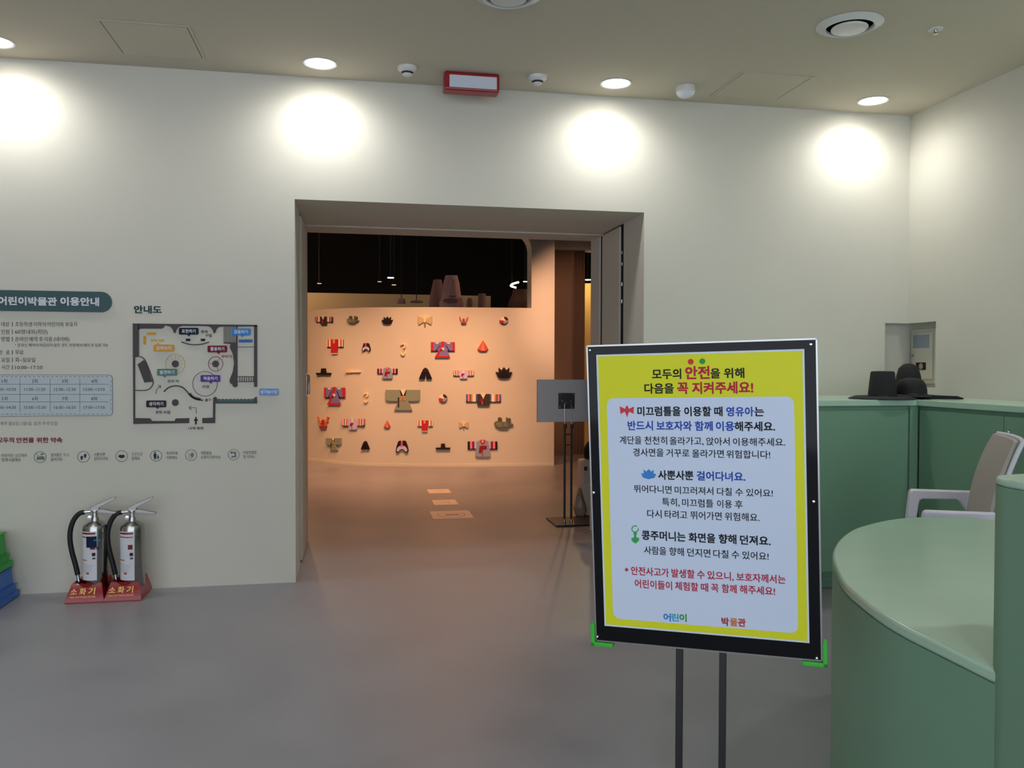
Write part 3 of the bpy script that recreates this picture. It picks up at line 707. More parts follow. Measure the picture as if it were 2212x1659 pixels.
def stand(xa, xb, label):
    t = thing('extinguisher_stand', label, 'stand', ((xa + xb) / 2, YX, 0), 'red fire extinguisher stands')
    yf, yk = 5.69 * S - .01, D - .012; h = .098; cx = (xa + xb) / 2; my = (yf + yk) / 2 + .0
    b = MB(); n = 48; ring = lambda x0, x1, y0, y1, z: [None] * 0
    def sq(x0, x1, y0, y1, z):
        out = []
        for i in range(n):
            a = -pi * .75 + 2 * pi * i / n; c_, s_ = math.cos(a), math.sin(a); k = 1 / max(abs(c_), abs(s_))
            out.append(((x0 + x1) / 2 + c_ * k * (x1 - x0) / 2, (y0 + y1) / 2 + s_ * k * (y1 - y0) / 2, z))
        return out
    def ci(r, z): return [(cx + r * math.cos(-pi * .75 + 2 * pi * i / n), YX + r * math.sin(-pi * .75 + 2 * pi * i / n), z) for i in range(n)]
    g = .0008
    b.loft([sq(xa + g, xb - g, yf, yk, .001), sq(xa + g, xb - g, yf, yk, .016), sq(xa + .024, xb - .024, yf + .048, yk - .02, h), ci(.074, h + .002), ci(.070, h - .006), ci(.068, .045)], cap=True)
    b.build('body', M_STD, t, smooth=True)
    dirv = V((0, .048, h - .016)).normalized(); FS = Frame((cx, yf, .016), (1, 0, 0), dirv)
    mb = MB(); L_ = (xb - xa)
    for i, chh in enumerate('소화기'):
        u = -.060 + i * .046; write(mb, FS, chh, (u - .017, .050), (u + .017, .050), .037, .028, .0012)
    mb.build('lettering', flat((232, 196, 120), .4), t, label='pale gold Korean lettering')
    mb = MB(); write(mb, FS, 'FIRE EXTINGUISHER', (-.078, .019), (.056, .019), .011, .03, .0012, True)
    mb.build('lettering', flat((236, 160, 120), .4), t)
xm = onfloor(225, 1301).x; xl_ = onfloor(141, 1304).x; xr_ = onfloor(307, 1296).x
stand(xl_, xm, 'left red extinguisher stand with gold Korean lettering'); stand(xm, xr_, 'right red extinguisher stand with gold Korean lettering')

# ------------------------------------------------------------------ plastic bins at the left edge
def bin_(label, m, z0, hgt, x1, y1):
    t = thing('storage_bin', label, 'bin', (x1 - .28, y1 - .22, z0)); x0, y0 = x1 - .56, y1 - .44
    rim = .075
    def R_(x0, x1, y0, y1, z): return [(x0, y0, z), (x1, y0, z), (x1, y1, z), (x0, y1, z)]
    k = .030
    MB().loft([R_(x0 + k * .8, x1 - k * .8, y0 + k * .8, y1 - k * .8, z0 + rim), R_(x0 + k, x1 - k, y0 + k, y1 - k, z0 + hgt - .008)]).build('body', m, t, bevel=.004)
    MB().loft([R_(x0 + .008, x1 - .008, y0 + .008, y1 - .008, z0), R_(x0, x1, y0, y1, z0 + .004), R_(x0, x1, y0, y1, z0 + .034), R_(x0 + .014, x1 - .014, y0 + .014, y1 - .014, z0 + .037), R_(x0 + .014, x1 - .014, y0 + .014, y1 - .014, z0 + .072), R_(x0 + .006, x1 - .006, y0 + .006, y1 - .006, z0 + .075), R_(x0 + .006, x1 - .006, y0 + .006, y1 - .006, z0 + rim)]).build('rim', m, t)
    MB().loft([R_(x0 + k - .006, x1 - k + .006, y0 + k - .006, y1 - k + .006, z0 + hgt - .008), R_(x0 + k - .006, x1 - k + .006, y0 + k - .006, y1 - k + .006, z0 + hgt)]).build('foot_rim', m, t, bevel=.003)
rx1 = onfloor(38, 1290).x
bin_('blue plastic bin at the bottom of the stack, left edge by the wall', mat('blue_plastic', (46, 98, 178), .45), 0.001, .170, rx1, D - .03)
bin_('bright green plastic bin stacked on the blue one at the left edge', mat('green_plastic', (36, 150, 52), .45), .173, .200, rx1 - .028, D - .045)

# ------------------------------------------------------------------ printed wall graphics
GF = Frame((0, D - .0012, 0), (1, 0, 0), (0, 0, 1))
z1 = lambda x, y: (x / 3.686, 600 + y / 3.686)
z2 = lambda x, y: (270 + x / 5.531, 640 + y / 5.531)
z3 = lambda x, y: (250 + x / 5.821, 900 + y / 5.821)
INK, GRY, TEAL = (64, 62, 66), (98, 96, 92), (34, 66, 68)
wi = thing('visitor_guide', 'printed visitor guide on the wall with a teal title bar and a timetable', 'wall sign', (-1.9, D, 1.3))
A, B_ = GF.px(*z1(-120, 96)), GF.px(*z1(892, 276))
MB().prism(rrect(A[0], B_[1], B_[0], A[1], (A[1] - B_[1]) / 2 - .001, 8), 0, .008, GF).build('title_bar', mat('teal_bar', (34, 72, 74), .5), wi)
lettering(GF, wi, z1, 186, 192, 0, 795, 66, .05, [('어린이박물관', -10, 458, (212, 216, 222)), ('이용안내', 484, 793, (212, 216, 222))], w=.0092)
def wl(y, words, h=36, wt=.004, col=INK, par=wi, z=z1, yr=None, latin=False, w=.0015):
    lettering(GF, par, z, y, y if yr is None else yr, words[0][1], words[-1][2], h, wt, [(a, b, c, col) for a, b, c in words], w=w, latin=latin)
wl(370, [('대상', 10, 75), ('초등학생', 120, 255), ('이하의', 267, 365), ('어린이와', 377, 508), ('보호자', 520, 618)])
wl(430, [('인원', 10, 75), ('60명', 120, 200), ('내외', 210, 277), ('(회당)', 287, 378)])
wl(489, [('방법', 10, 75), ('온라인', 120, 222), ('예약', 232, 300), ('후', 310, 343), ('이용', 354, 417), ('(네이버)', 428, 552)])
wl(537, [('*', 120, 130), ('온라인', 140, 217), ('예약이', 228, 305), ('마감되지', 315, 418), ('않은', 428, 480), ('경우,', 490, 542), ('현장에서', 552, 655), ('예약', 665, 717), ('후', 725, 748), ('입장', 756, 808), ('가능', 816, 862)], 26)
wl(594, [('장', -8, 20), ('료', 48, 77), ('무료', 122, 188)])
wl(654, [('요일', 10, 77), ('화~일요일', 122, 280)])
wl(713, [('시간', 14, 77), ('10:00~17:50', 122, 338)], 34)
b = MB()
for y in (370, 430, 489, 594, 654, 713): b.prism(ppoly(GF, z1, [(97, y - 18), (101, y - 18), (101, y + 18), (97, y + 18)]), 0, .0015, GF)
b.build('divider', flat(INK), wi)
A, B_ = GF.px(*z1(-180, 772)), GF.px(*z1(899, 1098))
MB().prism(rrect(A[0], B_[1], B_[0], A[1], .021), 0, .0016, GF).build('table_outline', mat('table_line', (64, 88, 96), .6), wi)
MB().prism(rrect(A[0] + .002, B_[1] + .002, B_[0] - .002, A[1] - .002, .020), 0, .0022, GF).build('timetable', mat('table_blue', (184, 194, 200), .6), wi)
b = MB()
for x in (160, 400, 636): b.sheet(ppoly(GF, z1, [(x - 1.5, 803), (x + 1.5, 803), (x + 1.5, 1068), (x - 1.5, 1068)]), .0026, GF)
for y in (848, 929, 988): b.sheet(ppoly(GF, z1, [(-60, y - 1.5), (868, y - 1.5), (868, y + 1.5), (-60, y + 1.5)]), .0025, GF)
for k in range(24):
    x = 840 - k * 36; b.sheet(ppoly(GF, z1, [(x, 786), (x + 20, 786), (x + 20, 789), (x, 789)]), .0025, GF); b.sheet(ppoly(GF, z1, [(x, 1084), (x + 20, 1084), (x + 20, 1087), (x, 1087)]), .0025, GF)
for k in range(7):
    y = 815 + k * 36; b.sheet(ppoly(GF, z1, [(881, y), (884, y), (884, y + 20), (881, y + 20)]), .0025, GF)
b.build('grid', mat('table_line', (64, 88, 96), .6), wi, kind='stuff')
for y, r in ((823, [('1회', 15, 58), ('2회', 256, 300), ('3회', 494, 540), ('4회', 727, 775)]), (962, [('5회', 14, 62), ('6회', 256, 302), ('7회', 496, 540), ('8회', 728, 774)])): wl(y, r, 30, .008, w=.0032)
for y, r in ((889, [('10:00~10:50', -45, 128), ('11:00~11:50', 195, 362), ('12:00~12:50', 432, 605), ('13:00~13:50', 665, 836)]), (1032, [('14:00~14:50', -45, 128), ('15:00~15:50', 193, 368), ('16:00~16:50', 432, 605), ('17:00~17:50', 668, 835)])):
    lettering(GF, wi, z1, y, y, -45, 836, 24, .004, [(a, p, q, (70, 76, 84)) for a, p, q in r], w=.003, latin=True)
wl(1160, [('매주', 5, 60), ('월요일,', 68, 158), ('1월', 170, 208), ('1일,', 216, 258), ('설과', 268, 326), ('추석', 336, 392), ('당일', 402, 457)], 30, 0, (120, 118, 112))
wl(1293, [('모두의', -20, 112), ('안전을', 130, 272), ('위한', 290, 388), ('약속', 403, 497)], 42, .04, (132, 40, 46))
# small rule icons
ICONS = [(86.8, 987.4), (180.4, 986.6), (262.8, 985.3), (337.4, 984.6), (412.9, 983.3), (504.8, 982.1)]
pm = .00249
def pl_(cx, cy, L, k=pm): return [(cx + a * k, cy + b * k) for a, b in L]
for i, (x, y) in enumerate(ICONS):
    c_ = GF.px(x, y); b = MB()
    for q in strokes(circ(c_[0], c_[1], .0315, n=32), .0022, True): b.sheet(q, .0012, GF)
    ring_ = b.build('icon_ring', flat((58, 78, 84)), wi)
    b = MB(); m_i = (38, 66, 74)
    if i == 0:
        b.sheet(pl_(*c_, [(-8, -6), (9, -6), (9, 0), (3, 3), (-2, 0), (-6, 2)]), .0013, GF); b.sheet(pl_(*c_, [(1, 4), (6, 5), (8, 9), (1, 8)]), .0013, GF)
        for q in strokes(pl_(*c_, [(-9, 8), (9, -8)]), .002): b.sheet(q, .0015, GF)
        m_i = (110, 122, 122)
    if i == 1:
        for dx, dy in ((-3.6, -2.5), (3.8, 2)):
            b.sheet(pl_(*c_, [(dx - 2, dy - 4), (dx + 1, dy - 5), (dx + 2.2, dy), (dx + 3, dy + 4), (dx - 2, dy + 4.5), (dx - 3, dy + 1)]), .0013, GF)
    if i == 2: b.sheet(pl_(*c_, [(-8, 0), (-4, 3.6), (-1.5, 3), (0, 2.4), (1.5, 3), (4, 3.6), (8, 0), (4, -4), (0, -5), (-4, -4)]), .0013, GF)
    if i == 3:
        for dx, k in ((-2.5, 1), (4.2, .5)):
            b.sheet(circ(c_[0] + dx * pm, c_[1] + (-7.5 + 15 * k) * pm, 1.9 * k ** .5 * pm, n=12), .0013, GF)
            b.sheet(pl_(*c_, [(dx - 3.4 * k, -8 + 13 * k), (dx + 3.4 * k, -8 + 13 * k), (dx + 3 * k, -8 + 5.5 * k), (dx + 1.8 * k, -8), (dx + .4 * k, -8), (dx, -8 + 5 * k), (dx - .4 * k, -8), (dx - 1.8 * k, -8), (dx - 3 * k, -8 + 5.5 * k)]), .0013, GF)
    if i == 4:
        b.sheet(pl_(*c_, [(-1, 3), (2, 6.5), (5, 5), (6.8, 0), (3, -5), (-1, -3)]), .0013, GF); m_i = (120, 132, 128)
        for q in strokes(pl_(*c_, [(-1, -1), (-3, 3), (-5, 5), (-5, -3), (-3, -7), (1, -7), (5, -3)]), .0022): b.sheet(q, .0014, GF)
    if i == 5:
        b.sheet(pl_(*c_, [(-1, 7), (5, 7), (6, -6), (-5, -7), (-5, -3), (2, -3), (2, 3), (-1, 3)]), .0013, GF); m_i = (110, 122, 126)
        b.sheet(circ(c_[0] - 4.5 * pm, c_[1] + 5 * pm, 3 * pm, n=16), .0016, GF)
    b.build('icon', flat(m_i), ring_)
for z, y, r, h in ((z1, 1415, [('어린이는', 12, 112), ('보호자와', 122, 215)], 28), (z1, 1450, [('함께', 14, 62), ('이용해요', 72, 165)], 28), (z1, 1410, [('음식물은', 405, 493), ('두고', 506, 550)], 28), (z1, 1446, [('들어가요', 405, 496)], 28),
                   (z1, 1407, [('사뿐사뿐', 748, 838)], 26), (z1, 1440, [('걸어다녀요', 748, 862)], 28), (z1, 1402, [('소곤소곤', 1048, 1136)], 26), (z1, 1438, [('말해요', 1048, 1114)], 28),
                   (z3, 460, [('차례차례', 636, 776)], 40), (z3, 515, [('이용해요', 636, 776)], 40), (z3, 457, [('체험물을', 1072, 1206)], 40), (z3, 510, [('소중히', 1070, 1168), ('다루어요', 1182, 1318)], 40),
                   (z3, 450, [('이용방법을', 1603, 1772)], 40), (z3, 503, [('잘', 1603, 1636), ('지켜요', 1650, 1748)], 40)):
    wl(y, r, h, .004, (92, 88, 82), wi, z)

# floor plan
mp = thing('floor_plan', 'floor plan map on the wall with brown outlines and coloured speech bubbles', 'wall map', (-1.15, D, 1.3))
wl(160, [('안내도', 106, 440)], 92, .045, (34, 66, 68), mp, z2)
BRN = mat('map_brown', (64, 54, 56), .6)
for nm, L in (('outline', [(95, 325), (168, 327), (168, 712), (122, 722), (122, 1455), (300, 1458), (312, 1470), (320, 1490), (595, 1490), (600, 1470), (612, 1458), (768, 1455), (768, 1515), (102, 1525)]),
              ('outline', [(160, 326), (1580, 342), (1580, 362), (1180, 362), (1120, 368), (1095, 392), (1078, 440), (1060, 440), (1045, 395), (1020, 368), (980, 357), (680, 354), (640, 370), (615, 400), (605, 440), (588, 440), (570, 395), (545, 366), (500, 352), (474, 350), (466, 372), (440, 387), (190, 387), (170, 396), (160, 410)]),
              ('outline', [(1543, 350), (1580, 350), (1580, 1080), (1560, 1086), (1543, 1075)]),
              ('outline', [(1543, 1212), (1575, 1198), (1580, 1280), (1080, 1280), (1078, 1515), (925, 1515), (925, 1455), (1052, 1450), (1055, 1215), (1075, 1200), (1095, 1208), (1102, 1232), (1102, 1262), (1543, 1262)]),
              ('stage', [(152, 815), (220, 765), (244, 772), (328, 1022), (235, 1032)]),
              ('column_wall', [(1345, 355), (1345, 1072), (1322, 1090), (1292, 1078), (1285, 1055), (1255, 1035), (1250, 1000), (1290, 900), (1305, 800), (1290, 690), (1252, 610), (1262, 572), (1180, 562), (1180, 550), (1332, 552), (1334, 355)])):
    MB().prism(ppoly(GF, z2, L), 0, .006, GF).build(nm, BRN, mp)
def mst(nm, m, path, w, closed=False, sm=True, wz=.004):
    P = smoothpath(path, 5) if sm else path; b = MB()
    for q in strokes(P, w, closed): b.prism([GF.px(*z2(*p)) for p in q], 0, wz, GF)
    return b.build(nm, m, mp)
mst('partition', BRN, [(122, 724), (190, 722), (240, 765), (290, 880), (335, 1010), (330, 1060), (300, 1100), (245, 1124), (122, 1124)], 11)
mst('partition', BRN, [(465, 1140), (520, 1092), (600, 1070), (680, 1085), (735, 1130), (780, 1185), (850, 1230), (935, 1242)], 15)
mst('partition', BRN, [(772, 1160), (815, 1205), (905, 1232)], 26)
mst('partition', BRN, [(675, 545), (760, 572), (840, 579), (920, 572), (1005, 547)], 13)
mst('partition', BRN, [(1345, 606), (1543, 606)], 6, sm=False); mst('partition', BRN, [(1345, 960), (1543, 960)], 8, sm=False); mst('partition', BRN, [(1345, 1020), (1543, 1020)], 8, sm=False)
for x in range(1184, 1340, 18): mst('step_line', BRN, [(x, 358), (x, 555)], 6, sm=False)
for x in range(1372, 1540, 27): mst('step_line', BRN, [(x, 960), (x, 1020)], 8, sm=False)
for x, y, r, w, c in ((602, 808, 117, 4, (196, 150, 84)), (1083, 808, 87, 6, (120, 44, 52)), (956, 1045, 147, 6, (92, 66, 122))): mst('circle_line', flat(c), circ(x, y, r, n=36), w, True, False, .0015)
for x, y, r in ((602, 808, 42), (1083, 808, 40), (602, 1270, 40)): MB().prism(ppoly(GF, z2, circ(x, y, r, n=20)), 0, .006, GF).build('pillar', BRN, mp)
for a_ in range(12):
    a = a_ * pi / 6; mst('spoke', flat((196, 160, 104)), [(602 + 50 * math.cos(a), 808 + 50 * math.sin(a)), (602 + 112 * math.cos(a), 808 + 112 * math.sin(a))], 2.5, sm=False, wz=.0012)
for a_ in range(3):
    a = a_ * 2 * pi / 3 + pi; mst('spoke', flat((120, 60, 66)), [(1083 + 42 * math.cos(a), 808 + 42 * math.sin(a)), (1083 + 84 * math.cos(a + .15), 808 + 84 * math.sin(a + .15))], 4, sm=False, wz=.0012)
for L, c in (([(728, 507), (780, 507), (780, 535), (728, 535)], (36, 42, 56)), ([(906, 507), (958, 507), (958, 535), (906, 535)], (36, 42, 56)), (rrect(262, 432, 372, 462, 14), (206, 152, 62)), (rrect(220, 472, 252, 577, 14), (206, 152, 62)), ([(1360, 517), (1522, 515), (1522, 553), (1360, 553)], (66, 112, 180))):
    MB().prism(ppoly(GF, z2, L), 0, .003, GF).build('exhibit_mark', flat(c), mp)
for k in range(10): MB().prism(ppoly(GF, z2, [(1104 + k * 44, 1262)] + [(1126 + k * 44 - 22 * math.cos(a * pi / 6), 1242 - 18 * math.sin(a * pi / 6)) for a in range(7)] + [(1148 + k * 44, 1262)]), 0, .003, GF).build('scallop', flat((76, 108, 104)), mp)
for (x0, y0, x1, y1), c, s, tail in (((648, 378, 878, 458), (26, 36, 56), '표현하기', (770, 480)), ((1272, 385, 1500, 467), (72, 132, 200), '감동하기', (1405, 488)), ((345, 578, 585, 660), (212, 158, 66), '살펴보기', (400, 560)),
        ((990, 590, 1220, 670), (118, 34, 46), '활용하기', (1125, 692)), ((388, 868, 623, 948), (94, 128, 122), '발견하기', (480, 972)), ((906, 942, 1138, 1022), (96, 62, 142), '적용하기', (1030, 1045)),
        ((258, 1245, 493, 1325), (58, 46, 48), '생각하기', (395, 1345)), ((1606, 1103, 1834, 1182), (112, 152, 206), '생각놀이방', None)):
    bb = MB().prism(ppoly(GF, z2, rrect(x0, y0, x1, y1, 14)), 0, .010, GF)
    if tail: bb.prism(ppoly(GF, z2, [(tail[0] - 30, y1 - 4 if tail[1] > y1 else y0 + 4), (tail[0] + 8, y1 - 4 if tail[1] > y1 else y0 + 4), tail]), 0, .0095, GF)
    bo = bb.build('speech_bubble', flat(c), mp)
    lettering(GF, bo, z2, (y0 + y1) / 2, (y0 + y1) / 2, x0, x1, 44, .03, [(s, x0 + (34 if len(s) < 5 else 12), x1 - (30 if len(s) < 5 else 8), (214, 222, 234))], w=.0112)
for s, x0, x1, y, h, c in (('옷의', 908, 985, 425, 36, INK), ('꾸밈', 958, 1035, 470, 36, INK), ('옷의', 304, 380, 530, 32, (212, 158, 66)), ('멋', 395, 470, 530, 32, (212, 158, 66)), ('꾸미기', 1152, 1275, 720, 36, (168, 50, 56)), ('옷의', 508, 585, 1014, 36, (84, 124, 116)), ('벽', 605, 640, 1014, 36, (84, 124, 116)),
        ('쓰임', 922, 1004, 1080, 36, (92, 66, 132)), ('출구', 956, 1030, 1240, 34, INK), ('옷의', 365, 440, 1386, 38, INK), ('쓰임', 458, 538, 1386, 38, INK), ('나의', 758, 840, 1577, 34, (30, 28, 30)), ('위치', 856, 935, 1577, 34, (30, 28, 30))):
    wl(y, [(s, x0, x1)], h, .03, c, mp, z2)
b = MB(); b.prism(ppoly(GF, z2, circ(848, 1449, 9, n=12)), 0, .003, GF)
b.prism(ppoly(GF, z2, [(838, 1460), (858, 1460), (874, 1488), (868, 1492), (856, 1476), (857, 1532), (850, 1532), (848, 1500), (846, 1532), (838, 1532), (840, 1476), (828, 1494), (822, 1488)]), 0, .003, GF); b.build('person_icon', flat((34, 28, 28)), mp)
mst('arrow', BRN, [(852, 1404), (850, 1330), (775, 1330)], 6, sm=False, wz=.002); mst('arrow', BRN, [(792, 1312), (762, 1330), (795, 1354)], 8, sm=False, wz=.002)
mst('arrow', BRN, [(368, 1168), (375, 1130), (395, 1095), (418, 1075)], 6, wz=.002); mst('arrow', BRN, [(395, 1066), (426, 1066), (420, 1098)], 8, sm=False, wz=.002)

# ------------------------------------------------------------------ cut-out costumes on the curved wall
zc5 = lambda x, y: (660 + x / 4.608, 660 + y / 4.608)
zc6 = lambda x, y: (880 + x / 4.607, 660 + y / 4.607)
CR, DK, LIL, PNK, RED_, PUR = (242, 228, 200), (38, 32, 34), (200, 192, 232), (232, 130, 176), (196, 44, 54), (126, 120, 184)
BLU, OLV, ORG, WHT, GRN, GB, WINE = (84, 100, 160), (120, 104, 60), (214, 130, 76), (232, 224, 220), (140, 152, 136), (148, 160, 184), (140, 36, 54)
def R4(x0, y0, x1, y1): return [(x0, y0), (x1, y0), (x1, y1), (x0, y1)]
def sleeves(cols, y0, y1, xl, taper=0):
    out = [('backing', DK, R4(0, y0 + 2, xl + 1, y1 + 5), 0, .012), ('backing', DK, R4(99 - xl, y0 + 2, 100, y1 + 5), 0, .012)]
    w = xl / len(cols)
    for i, c in enumerate(cols):
        t0, t1 = taper * max(0, 1 - i / 1.5), taper * max(0, 1 - (i + 1) / 1.5)
        out.append(('sleeve_stripe', c, [(i * w, y0), (i * w + w, y0), (i * w + w, y1 - t1), (i * w, y1 - t0)], .012, .024))
        out.append(('sleeve_stripe', c, [(100 - i * w - w, y0), (100 - i * w, y0), (100 - i * w, y1 - t0), (100 - i * w - w, y1 - t1)], .012, .024))
    return out
RIB = lambda: [('ribbon', WINE, [(40, 46), (53, 44), (53, 54), (47, 58), (42, 70), (38, 70)], .032, .040), ('ribbon', (170, 90, 96), R4(44, 58, 48, 90), .030, .036)]
def vest(body): return sleeves([BLU, PNK, OLV, ORG, CR, WHT, BLU] if body == DK else [PNK, WHT, OLV, CR, ORG, PNK, LIL], 10, 68, 32, 8) + [('body', body if body != DK else (66, 58, 50), [(32, 8), (68, 8), (68, 92), (65, 100), (35, 100), (32, 92)], .012, .030), ('collar', CR, [(40, 2), (57, 2), (49, 46)], .030, .036), ('collar_line', CR, [(40, 0), (57, 0), (57, 6), (40, 6)], .030, .040)] + RIB()
T = {}
T['vest'] = vest(DK); T['lilac'] = vest(LIL)
T['pink'] = sleeves([DK, PNK, WINE, LIL], 10, 52, 30) + [('body', GB, [(33, 8), (45, 1), (57, 1), (68, 8), (73, 40), (77, 88), (72, 98), (30, 98), (25, 88), (29, 40)], .012, .034),
     ('collar', RED_, [(43, 0), (57, 0), (59, 12), (50, 30), (42, 12)], .034, .040), ('collar_inner', CR, [(46, 5), (54, 5), (50, 18)], .040, .043), ('ribbon', WINE, [(40, 36), (64, 34), (64, 52), (52, 54), (44, 76), (37, 74)], .036, .044), ('stripe', RED_, R4(48, 56, 51, 96), .034, .040)]
T['red'] = sleeves([CR, RED_, CR, WHT], 3, 52, 27) + [('body', RED_, [(27, 2), (73, 2), (68, 55), (66, 92), (28, 92), (28, 55)], .012, .032), ('hem', WHT, R4(29, 91, 65, 100), .012, .026), ('collar', CR, R4(42, 0, 52, 28), .032, .038), ('collar_inner', RED_, R4(45, 0, 49, 24), .038, .041)]
T['purple'] = [('backing', DK, R4(0, 5, 98, 62), 0, .012), ('sleeve_cuff', RED_, R4(0, 4, 10, 58), .012, .026), ('sleeve_cuff', RED_, R4(90, 4, 100, 58), .012, .026), ('body', PUR, [(10, 4), (90, 4), (90, 58), (68, 56), (80, 93), (18, 93), (32, 56), (10, 58)], .012, .026),
     ('shoulder_patch', CR, circ(26, 6, 8, 9, 12, 0, pi), .026, .030), ('shoulder_patch', CR, circ(74, 6, 8, 9, 12, 0, pi), .026, .030), ('hem', RED_, [(18, 90), (80, 90), (77, 100), (16, 100)], .012, .032),
     ('collar', RED_, [(44, 0), (56, 0), (58, 10), (30, 94), (20, 94), (46, 16), (42, 8)], .026, .034), ('seam', DK, [(38, 22), (41, 22), (20, 62), (18, 60)], .026, .029), ('seam', DK, [(61, 22), (64, 22), (78, 58), (75, 60)], .026, .029), ('medallion', CR, circ(50, 47, 7, 9, 14), .034, .038), ('ribbon', WINE, [(40, 48), (50, 46), (48, 54), (40, 56)], .038, .042)]
T['official'] = [('body', GRN, [(0, 2), (100, 2), (100, 46), (96, 54), (66, 56), (77, 98), (25, 98), (36, 56), (6, 54), (0, 44)], .0, .034), ('lapel', (40, 44, 44), [(42, 2), (61, 2), (58, 30), (45, 30)], .034, .038), ('collar', CR, [(43, 0), (60, 0), (52, 32)], .038, .044), ('badge', (196, 160, 120), R4(44, 33, 57, 53), .034, .042), ('badge_inner', (180, 120, 84), R4(46, 36, 55, 50), .042, .044), ('sash', (50, 54, 54), R4(36, 38, 40, 84), .034, .042)]
T['gat'] = [('hat', DK, [(0, 70), (34, 68), (37, 2), (62, 0), (66, 68), (100, 70), (96, 100), (4, 100)], 0, .032)]
T['crown'] = [('crown', (42, 32, 34), [(0, 40), (19, 47), (18, 4), (35, 28), (50, 0), (66, 28), (82, 4), (81, 47), (100, 42), (86, 90), (64, 99), (36, 99), (14, 88)], 0, .034), ('front_petal', (34, 26, 28), [(16, 62), (50, 36), (84, 62), (78, 88), (50, 94), (22, 88)], .034, .040)]
T['cap'] = [('cap', DK, [(6, 50), (20, 8), (32, 2), (68, 2), (80, 8), (94, 50), (100, 82), (92, 98), (80, 100), (68, 84), (50, 74), (32, 84), (20, 100), (8, 98), (0, 82)], 0, .030), ('lining', LIL, [(12, 62), (30, 44), (70, 44), (88, 62), (92, 84), (80, 92), (66, 76), (50, 68), (34, 76), (20, 92), (8, 84)], .030, .036), ('band', PNK, R4(42, 0, 56, 46), .036, .044), ('band_edge', RED_, R4(45, 8, 53, 34), .044, .047)]
T['hood'] = [('hood', (34, 26, 28), [(0, 94), (14, 58), (32, 14), (50, 0), (68, 14), (86, 58), (100, 94), (96, 100), (58, 100), (50, 46), (46, 100), (4, 100)], 0, .032), ('crown_panel', (44, 34, 36), [(18, 46), (34, 14), (50, 2), (66, 14), (82, 46), (50, 38)], .032, .037)]
T['cone'] = [('facet', (206, 104, 88), [(50, 0), (36, 92), (20, 84), (0, 78)], 0, .024), ('facet', (236, 136, 118), [(50, 0), (68, 92), (36, 92)], 0, .032), ('facet', (196, 90, 76), [(50, 0), (100, 76), (84, 88), (68, 92)], 0, .026), ('hem', WINE, [(0, 78), (20, 86), (36, 94), (68, 94), (84, 88), (100, 76), (88, 94), (66, 100), (34, 100), (12, 94)], 0, .022)]
T['pouch'] = [('pouch', DK, circ(50, 52, 50, 48, 24), 0, .020), ('quarter', CR, [(50, 48)] + circ(50, 48, 48, 46, 6, pi, 1.5 * pi), .020, .034), ('quarter', (70, 40, 44), [(50, 48)] + circ(50, 48, 48, 46, 6, -pi / 2, 0), .020, .032), ('quarter', RED_, [(50, 48)] + circ(50, 48, 48, 46, 6, pi / 2, pi), .020, .034), ('quarter', GB, [(50, 48)] + circ(50, 48, 48, 46, 6, 0, pi / 2), .020, .034), ('knot', CR, circ(50, 46, 15, 14, 10), .034, .040)]
T['antler'] = [('base', (150, 66, 50), [(20, 78), (80, 78), (76, 100), (24, 100)], 0, .034), ('centre_post', (186, 96, 74), [(40, 80), (40, 30), (50, 22), (60, 30), (60, 80)], 0, .030), ('bar', (140, 60, 46), R4(36, 38, 64, 44), .030, .036), ('bar', (140, 60, 46), R4(36, 56, 64, 62), .030, .036),
     ('antler', (206, 116, 92), [(22, 80), (16, 50), (6, 40), (10, 34), (14, 36), (0, 8), (8, 0), (14, 6), (20, 26), (24, 36), (30, 60), (36, 78)], 0, .026), ('antler', (206, 116, 92), [(78, 80), (84, 50), (94, 40), (90, 34), (86, 36), (100, 8), (92, 0), (86, 6), (80, 26), (76, 36), (70, 60), (64, 78)], 0, .026)]
T['bow'] = [('wing', (196, 178, 140), [(0, 8), (34, 26), (42, 42), (38, 62), (8, 84), (0, 60)], 0, .020), ('wing', (196, 178, 140), [(100, 8), (66, 26), (58, 42), (62, 62), (92, 84), (100, 60)], 0, .020), ('body', (240, 218, 176), [(42, 10), (50, 0), (58, 10), (58, 64), (42, 64)], 0, .034), ('tail', (150, 118, 76), [(44, 64), (57, 64), (52, 100), (46, 96)], 0, .022)]
T['hook'] = [('ring', (240, 216, 176), None, 0, .024), ('stem', (222, 196, 150), [(38, 40), (62, 40), (60, 52), (72, 60), (60, 66), (40, 66), (28, 60), (40, 52)], 0, .022), ('charm', (244, 222, 184), [(6, 76), (26, 66), (50, 74), (74, 66), (94, 76), (80, 92), (50, 100), (20, 92)], 0, .030)]
T['hairpin'] = [('bar', (244, 222, 184), [(36, 28), (97, 30), (100, 50), (97, 68), (36, 70)], 0, .026), ('finial', (226, 196, 150), [(0, 20), (8, 8), (14, 40), (22, 20), (30, 14), (36, 30), (38, 72), (30, 90), (22, 84), (14, 70), (8, 88), (0, 76)], 0, .026)]
T['vessel'] = [('body', (104, 108, 88), [(0, 50), (10, 34), (40, 40), (66, 40), (84, 52), (100, 58), (98, 70), (80, 72), (74, 92), (62, 98), (28, 96), (18, 88), (4, 72)], 0, .034), ('lobe', (124, 128, 106), [(6, 52), (16, 42), (44, 44), (44, 84), (22, 86), (8, 68)], .034, .042), ('lobe', (120, 124, 102), [(48, 44), (66, 44), (74, 60), (68, 84), (48, 84)], .034, .042), ('knob', (84, 90, 78), [(20, 8), (26, 2), (34, 2), (40, 8), (40, 38), (20, 38)], 0, .032), ('knob', (92, 98, 84), [(64, 0), (72, 10), (84, 8), (88, 22), (84, 44), (66, 44), (62, 20)], 0, .032)]
